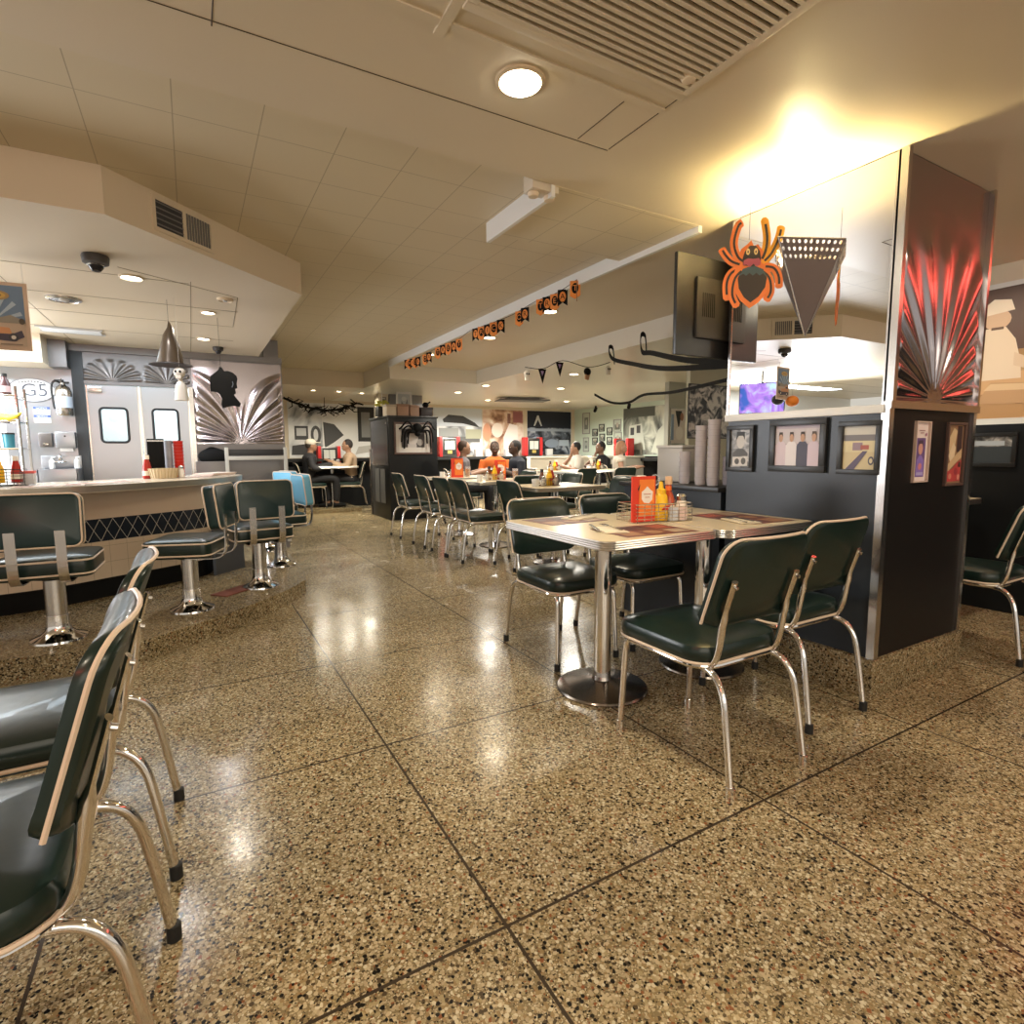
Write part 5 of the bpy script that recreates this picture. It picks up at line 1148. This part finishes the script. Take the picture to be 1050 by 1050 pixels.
# chrome poster column and art behind the station
sbox('column_dining', 6.08, 6.46, 6.0, 6.08, 0, 2.07, mat('column_grey', (.42, .42, .36), .5))
picture('bright movie poster on the far dark column', 'poster', (6.27, 5.998, 1.17), 0, .30, .50, [((.70, .64, .60), R_(0, 0, 1, 1)), ((.25, .34, .50), R_(0, .1, .22, .85)), (dk, [(.3, .95), (.55, .4), (.75, .95)]), ((.80, .76, .72), E_(.6, .3, .25, .2)), ((.35, .16, .10), E_(.75, .78, .12, .12))], .015, CHROMEB)
sbox('wall_station', 4.34, 5.6, 4.0, 4.05, 0, 2.07, mat('wall_olive', (.46, .43, .30), .5))
picture('black and white ink drawing above the tumbler stacks', 'mural', (4.94, 3.999, 1.20), 0, 1.24, .52, [(photo_mat('ink', [(.42, (.02, .02, .02)), (.5, (.25, .24, .22)), (.58, (.62, .58, .52))], 9, 5, 4), R_(0, 0, 1, 1))], .01, BLACKP, 'wall_mural', depth=.01)
# table jukeboxes
def jukebox(label, loc, rz, s=1):
    t = thing('table_jukebox', label, 'jukebox', loc, rz, 'red sided jukeboxes')
    MB().box(-.17 * s, .17 * s, -.08, .08, 0, .40 * s, .02).build('case', STEELD, t)
    for k in (-1, 1): MB().box(k * .20 * s - .035 * s, k * .20 * s + .035 * s, -.09, .09, 0, .42 * s, .015).build('red_side', mat('jukebox_red', (.66, .03, .03), .35), t)
    p = MB(); p.use(BLACKP).box(-.14 * s, .14 * s, -.086, -.08, .04, .37 * s); layers(p, .26 * s, .34 * s, [((.55, .56, .52), R_(.05, .35, .95, .90)), ((.40, .30, .08), R_(.3, .1, .7, .30)), ((.12, .13, .14), R_(.48, .35, .52, .9))], -.0865, .0004, .03); p.build('face', None, t, 0)
    return t
jukebox('red sided jukebox on the wall ledge above the booth pair', (2.28, 11.02, .81), 0, .9)
jukebox('red sided jukebox behind the man in grey', (4.75, 11.0, .96), 0, 1.0)
jukebox('red sided jukebox behind the man in dark blue', (6.85, 11.0, .96), 0, 1.0)
jukebox('red sided jukebox behind the fair haired woman', (7.95, 9.1, .92), -PI / 2, .95)
sbox('trim_ledge_back', .9, 8.2, 10.85, 11.2, .90, .955, BLACKP)
sbox('trim_ledge_booth', 1.2, 2.8, 10.95, 11.19, .74, .80, BLACKP)
sbox('trim_ledge_right', 7.8, 8.2, 6.6, 11.0, .86, .915, BLACKP)
def small_box(label, loc, c, s=(.16, .1, .16), group='clutter on the back ledge'):
    t = tag(MB().box(-s[0] / 2, s[0] / 2, -s[1] / 2, s[1] / 2, 0, s[2], .005).build('ledge_box', colmat(c), None, 35, loc), label, 'box', group)
for x, c, lab in ((4.2, (.30, .50, .62), 'blue box on the back ledge by the cabinet'), (5.45, (.62, .62, .60), 'white box on the back ledge'), (5.7, (.55, .56, .55), 'pale box right of the white one on the back ledge'), (6.2, (.60, .62, .66), 'pale box under the sepia mural'), (7.3, (.62, .62, .60), 'white box under the parked cars mural')):
    small_box(lab, (x, 10.98, .957), c)
def bench(label, x0, x1, y0, rz=0):
    t = thing('booth_bench', label, 'bench', ((x0 + x1) / 2, y0, 0), rz, 'cream booth benches'); w_ = x1 - x0; v = mat('cream_vinyl', (.58, .54, .45), .35)
    MB().box(-w_ / 2, w_ / 2, -.45, 0, 0, .38).build('base', BLACKM, t); MB().box(-w_ / 2, w_ / 2, -.48, -.05, .38, .46, .03).build('seat', v, t); MB().box(-w_ / 2, w_ / 2, -.07, .06, .40, .92, .03).build('back', v, t); MB().box(-w_ / 2, w_ / 2, -.09, .07, .92, .96, .01).build('top_rail', mat('cream_rail', (.66, .62, .52), .4), t)
bench('cream booth bench behind the seated men', 5.7, 7.2, 9.3); bench('cream booth bench at the far right behind the woman', 6.6, 7.9, 8.5)
picture('cream menu card pinned on the far right wainscot', 'picture', (8.168, 6.75, .55), -PI / 2, .22, .40, [((.62, .58, .46), R_(0, 0, 1, 1)), ((.3, .28, .22), R_(.2, .2, .8, .5))], .01, BLACKP)
t = thing('pendant_bar', 'long flat grey ceiling tray hanging over the dining room', 'ceiling tray', (5.45, 9.1, 2.0), -.25); MB().box(-.48, .48, -.22, .22, 0, .02, .004).build('tray', mat('tray_grey', (.10, .10, .10), .5), t); MB().box(-.3, .3, -.15, .15, .02, .06).build('mount', STEELD, t)
for x, y, lab in ((7.9, 10.0, 'black track camera near the mint wall, left of two'), (7.9, 8.9, 'black track camera near the mint wall, right of two')):
    t = thing('bullet_camera', lab, 'security camera', (x, y, 2.06)); MB().cyl((0, 0, 0), (0, 0, -.06), .02).build('mount', BLACKM, t); MB().cyl((.04, .04, -.05), (-.10, -.10, -.12), .035).build('body', BLACKM, t)

# ================================================================== PEOPLE
def tube_chain(mb, pts, r, n=10): mb.tube(smooth_path(pts, 4), [r[0] + (r[-1] - r[0]) * i / (len(pts) * 4 - 4) for i in range(len(pts) * 4 - 3)], n)
def remeshed(mb, name, m, parent, voxel, sm=6):
    o = mb.build(name, None, None, 0)
    md = o.modifiers.new('r', 'REMESH'); md.mode = 'VOXEL'; md.voxel_size = voxel
    sm_ = o.modifiers.new('s', 'SMOOTH'); sm_.iterations = sm; sm_.factor = .5
    dg = bpy.context.evaluated_depsgraph_get(); me = bpy.data.meshes.new_from_object(o.evaluated_get(dg)); me.name = name
    bpy.data.objects.remove(o); me.materials.clear(); me.materials.append(m)
    for p in me.polygons: p.use_smooth = True
    q = bpy.data.objects.new(name, me); COL.objects.link(q); q.parent = parent; return q
def person(label, loc, rz, skin=SKIN, shirt=(.3, .3, .3), pants=(.008, .008, .010), hair=(.02, .015, .012), arms='table', cap=None, longhair=False, headturn=0, sleeve=.5, bald=False):
    t = thing('person', label, 'person', loc, rz)
    HX, HY, HZ = 0, .055, 1.125
    def torso(mb, g):
        mb.lathe([(0, .42), (.15, .44), (.17, .52), (.15, .62), (.155, .74), (.175, .86), (.165, .93), (.10, .975), (.055, 1.0), (0, 1.01)], (0, 0, 0), 20, sx=1.05 + g, sy=.66 + g)
        for v in mb.bm.verts: v.co.y += .05 * max(0, (v.co.z - .6)) 
    if arms == 'chin':
        AR = {1: [(.185, .01, .92), (.22, .12, .76), (.19, .26, .77), (.08, .16, .92), (.045, .13, 1.0)], -1: [(-.185, .01, .92), (-.22, .08, .72), (-.12, .30, .78), (.04, .33, .78)]}
    elif arms == 'phone':
        AR = {1: [(.185, .01, .92), (.22, .10, .74), (.15, .32, .80), (.06, .40, .85)], -1: [(-.185, .01, .92), (-.22, .10, .74), (-.15, .32, .80), (-.05, .40, .85)]}
    else:
        AR = {1: [(.185, .01, .92), (.23, .06, .72), (.17, .30, .77), (.09, .38, .78)], -1: [(-.185, .01, .92), (-.23, .06, .72), (-.17, .30, .77), (-.09, .38, .78)]}
    b = MB(); torso(b, 0)
    b.tube([(0, .02, .94), (0, .035, 1.0), (0, .045, 1.06)], [.055, .05, .05], 12)
    b.ell((HX, HY, HZ), (.072, .090, .108), 20, 14); b.ell((HX, HY + .045, HZ - .055), (.050, .050, .050), 14, 10)
    b.lathe([(0, .028), (.008, .022), (.014, .006), (.016, -.004), (0, -.012)], (HX, HY + .088, HZ - .018), 8)
    for s in (-1, 1): b.ell((s * .073, HY - .005, HZ - .01), (.012, .02, .03), 8, 6)
    b.ell((0, HY + .082, HZ - .052), (.022, .014, .010), 8, 6)
    for s in (-1, 1):
        A_ = [Vector(p) for p in AR[s]]; n_ = len(A_); P = smooth_path(A_[:4] if n_ > 4 else A_, 5); b.tube(P, [.050 - .024 * i / len(P) for i in range(len(P))], 12)
        if n_ > 4: P = smooth_path(A_[2:], 5); b.tube(P, [.033 - .008 * i / len(P) for i in range(len(P))], 10)
        h0 = A_[-1]; d = (A_[-1] - A_[-2]).normalized(); sd = d.cross(Vector((0, 0, 1))).normalized(); up_ = sd.cross(d)
        b.ell(h0 + d * .03, (.036, .036, .024), 10, 8)
        for k in range(4):
            o_ = h0 + d * .045 + sd * (-.027 + .018 * k); Lf = (.058, .068, .064, .05)[k]
            b.tube([o_, o_ + d * Lf * .5 + up_ * .004, o_ + d * Lf * .8 - up_ * .014, o_ + d * Lf * .85 - up_ * .03], [.0095, .009, .0085, .007], 8)
        o_ = h0 + d * .01 - sd * s * .03; b.tube([o_, o_ - sd * s * .03 + d * .02, o_ - sd * s * .03 + d * .05], [.011, .010, .008], 8)
        P = smooth_path([(s * .09, .0, .50), (s * .10, .24, .53), (s * .11, .43, .50), (s * .11, .45, .30), (s * .11, .43, .09)], 5)
        b.tube(P, [.085 - .045 * i / len(P) for i in range(len(P))], 12)
        b.tube([(s * .11, .40, .05), (s * .115, .50, .045), (s * .12, .58, .035)], [.04, .042, .03], 10)
    remeshed(b, 'body', skin, t, .011)
    c = MB(); torso(c, .07)
    for s in (-1, 1):
        A_ = [Vector(p) for p in AR[s]][:4]; P = smooth_path(A_, 6); k_ = max(3, int(len(P) * sleeve)); c.tube(P[:k_], [.066 - .02 * i / len(P) for i in range(k_)], 12)
    c.tube([(0, .02, .93), (0, .03, .985)], [.08, .066], 14)
    remeshed(c, 'shirt', colmat(shirt, .8), t, .014)
    p = MB(); p.lathe([(0, .40), (.17, .42), (.185, .50), (.17, .58), (0, .60)], (0, 0, 0), 18, sx=1.05, sy=.75)
    for s in (-1, 1):
        P = smooth_path([(s * .09, .0, .50), (s * .10, .24, .53), (s * .11, .43, .50), (s * .11, .45, .30), (s * .11, .43, .11)], 5); p.tube(P, [.097 - .042 * i / len(P) for i in range(len(P))], 12)
    remeshed(p, 'trousers', colmat(pants, .8), t, .016)
    sh = MB()
    for s in (-1, 1): sh.tube([(s * .11, .38, .045), (s * .115, .50, .04), (s * .12, .60, .032)], [.046, .048, .034], 10)
    sh.build('shoes', BLACKM, t)
    if not bald:
        h = MB(); h.ell((HX, HY - .018, HZ + .022), (.080, .090, .100), 18, 12)
        if longhair: h.ell((HX, HY - .06, HZ - .06), (.085, .06, .15), 16, 10)
        for v in h.bm.verts:
            if v.co.y > HY + .045 and v.co.z < HZ + .055: v.co.y = HY + .03
        remeshed(h, 'hair', colmat(hair, .7), t, .012, 3)
    if cap:
        h = MB(); h.ell((HX, HY - .01, HZ + .05), (.086, .10, .075), 18, 12); h.box(-.06, .06, HY + .05, HY + .16, HZ + .045, HZ + .058, .004); h.build('cap', colmat(cap, .6), t)
    for s in (-1, 1):
        MB().ell((s * .028, HY + .080, HZ + .004), (.013, .008, .008), 10, 6).build('eye', mat('eye_white', (.6, .58, .54), .3), t)
        MB().ell((s * .028, HY + .087, HZ + .004), (.006, .004, .006), 8, 6).build('iris', BLACKM, t)
        MB().ell((s * .028, HY + .084, HZ + .024), (.017, .006, .004), 8, 5).build('eyebrow', colmat(hair, .7), t)
    MB().ell((0, HY + .095, HZ - .053), (.020, .005, .005), 10, 6).build('lips', colmat((.32, .12, .10), .5), t)
    return t
person('man in a grey shirt seated beside the black cabinet', (3.55, 7.75, 0), -PI / 2 - .35, SKIN, (.11, .095, .10), hair=(.05, .025, .015))['label'] = 'man in a grey shirt seated beside the black cabinet'
person('person in an orange top seated behind the second orange menu', (4.45, 8.35, 0), PI - .4, SKIND, (.60, .13, .02), hair=(.03, .02, .015))
person('man in a dark blue shirt seated right of the person in orange', (4.38, 7.45, 0), PI / 2 - .2, SKIND, (.010, .012, .020), bald=False, hair=(.015, .012, .01))
person('man in a white T-shirt with black hair, hand raised to his mouth', (6.35, 8.55, 0), PI / 2 - .5, SKIN, (.52, .48, .42), arms='chin', hair=(.012, .010, .010), sleeve=.32)
person('man in a black shirt resting his chin on his hand', (6.80, 8.38, 0), PI / 2 - .15, mat('tan_skin', (.17, .09, .055), .55), (.015, .015, .02), arms='chin', hair=(.012, .010, .010), sleeve=.32)
person('fair haired woman in a sleeveless light top, facing right', (6.65, 7.75, 0), -PI / 2 - .6, SKIN, (.42, .37, .30), longhair=True, hair=(.26, .13, .07), sleeve=.2)
person('person in a white cap and dark jacket, left side of the back booth', (1.83, 10.55, .07), -PI / 2 - .05, SKIN, (.02, .02, .024), cap=(.60, .55, .46), hair=(.05, .04, .03), sleeve=.9)
person('dark haired person in a patterned light top holding a phone in the back booth', (2.58, 10.55, .07), PI / 2 - .2, SKIN, (.34, .24, .16), arms='phone', hair=(.02, .015, .015), sleeve=.7)
for x, y, r, lab in ((3.55, 7.75, -PI / 2 - .35, 'chair under the man in grey'), (4.45, 8.35, PI - .4, 'chair under the person in orange'), (4.38, 7.45, PI / 2 - .2, 'chair under the man in dark blue'), (6.35, 8.55, PI / 2 - .5, 'chair under the man in the white T-shirt'), (6.80, 8.38, PI / 2 - .15, 'chair under the man in black'), (6.65, 7.75, -PI / 2 - .6, 'chair under the fair haired woman')):
    dup(chair, (x, y, 0), r, 'green ' + lab, G)
for x, r, lab in ((1.83, -PI / 2 - .05, 'chair under the person in the white cap'), (2.58, PI / 2 - .2, 'chair under the person with the phone')): dup(chair, (x, 10.55, .07), r, 'green ' + lab, G)
t = thing('drinking_glass', 'amber glass between the pair in the back booth', 'glass', (2.25, 10.6, .82)); MB().lathe([(.03, 0), (.038, .14), (.034, .14), (.028, .006), (0, .006)], n=16).build('tumbler', CLEARP, t); MB().lathe([(.028, .008), (.033, .11), (0, .11)], n=14).build('drink', mat('amber_drink'), t)
t = thing('drinking_glass', 'red drink glass between the pair in the back booth', 'glass', (2.36, 10.62, .82)); MB().lathe([(.03, 0), (.036, .12), (.032, .12), (.028, .006), (0, .006)], n=16).build('tumbler', CLEARP, t); MB().lathe([(.028, .008), (.031, .09), (0, .09)], n=14).build('drink', mat('red_drink', (.5, .05, .03), .2), t)

# the nearest chair at the cream table stands on plain metal glides
for ch in chair.children:
    for g in ch.children:
        if g.name.startswith('foot_cap'): g.data = g.data.copy(); g.data.materials[0] = CHROME; g['label'] = 'plain metal foot'
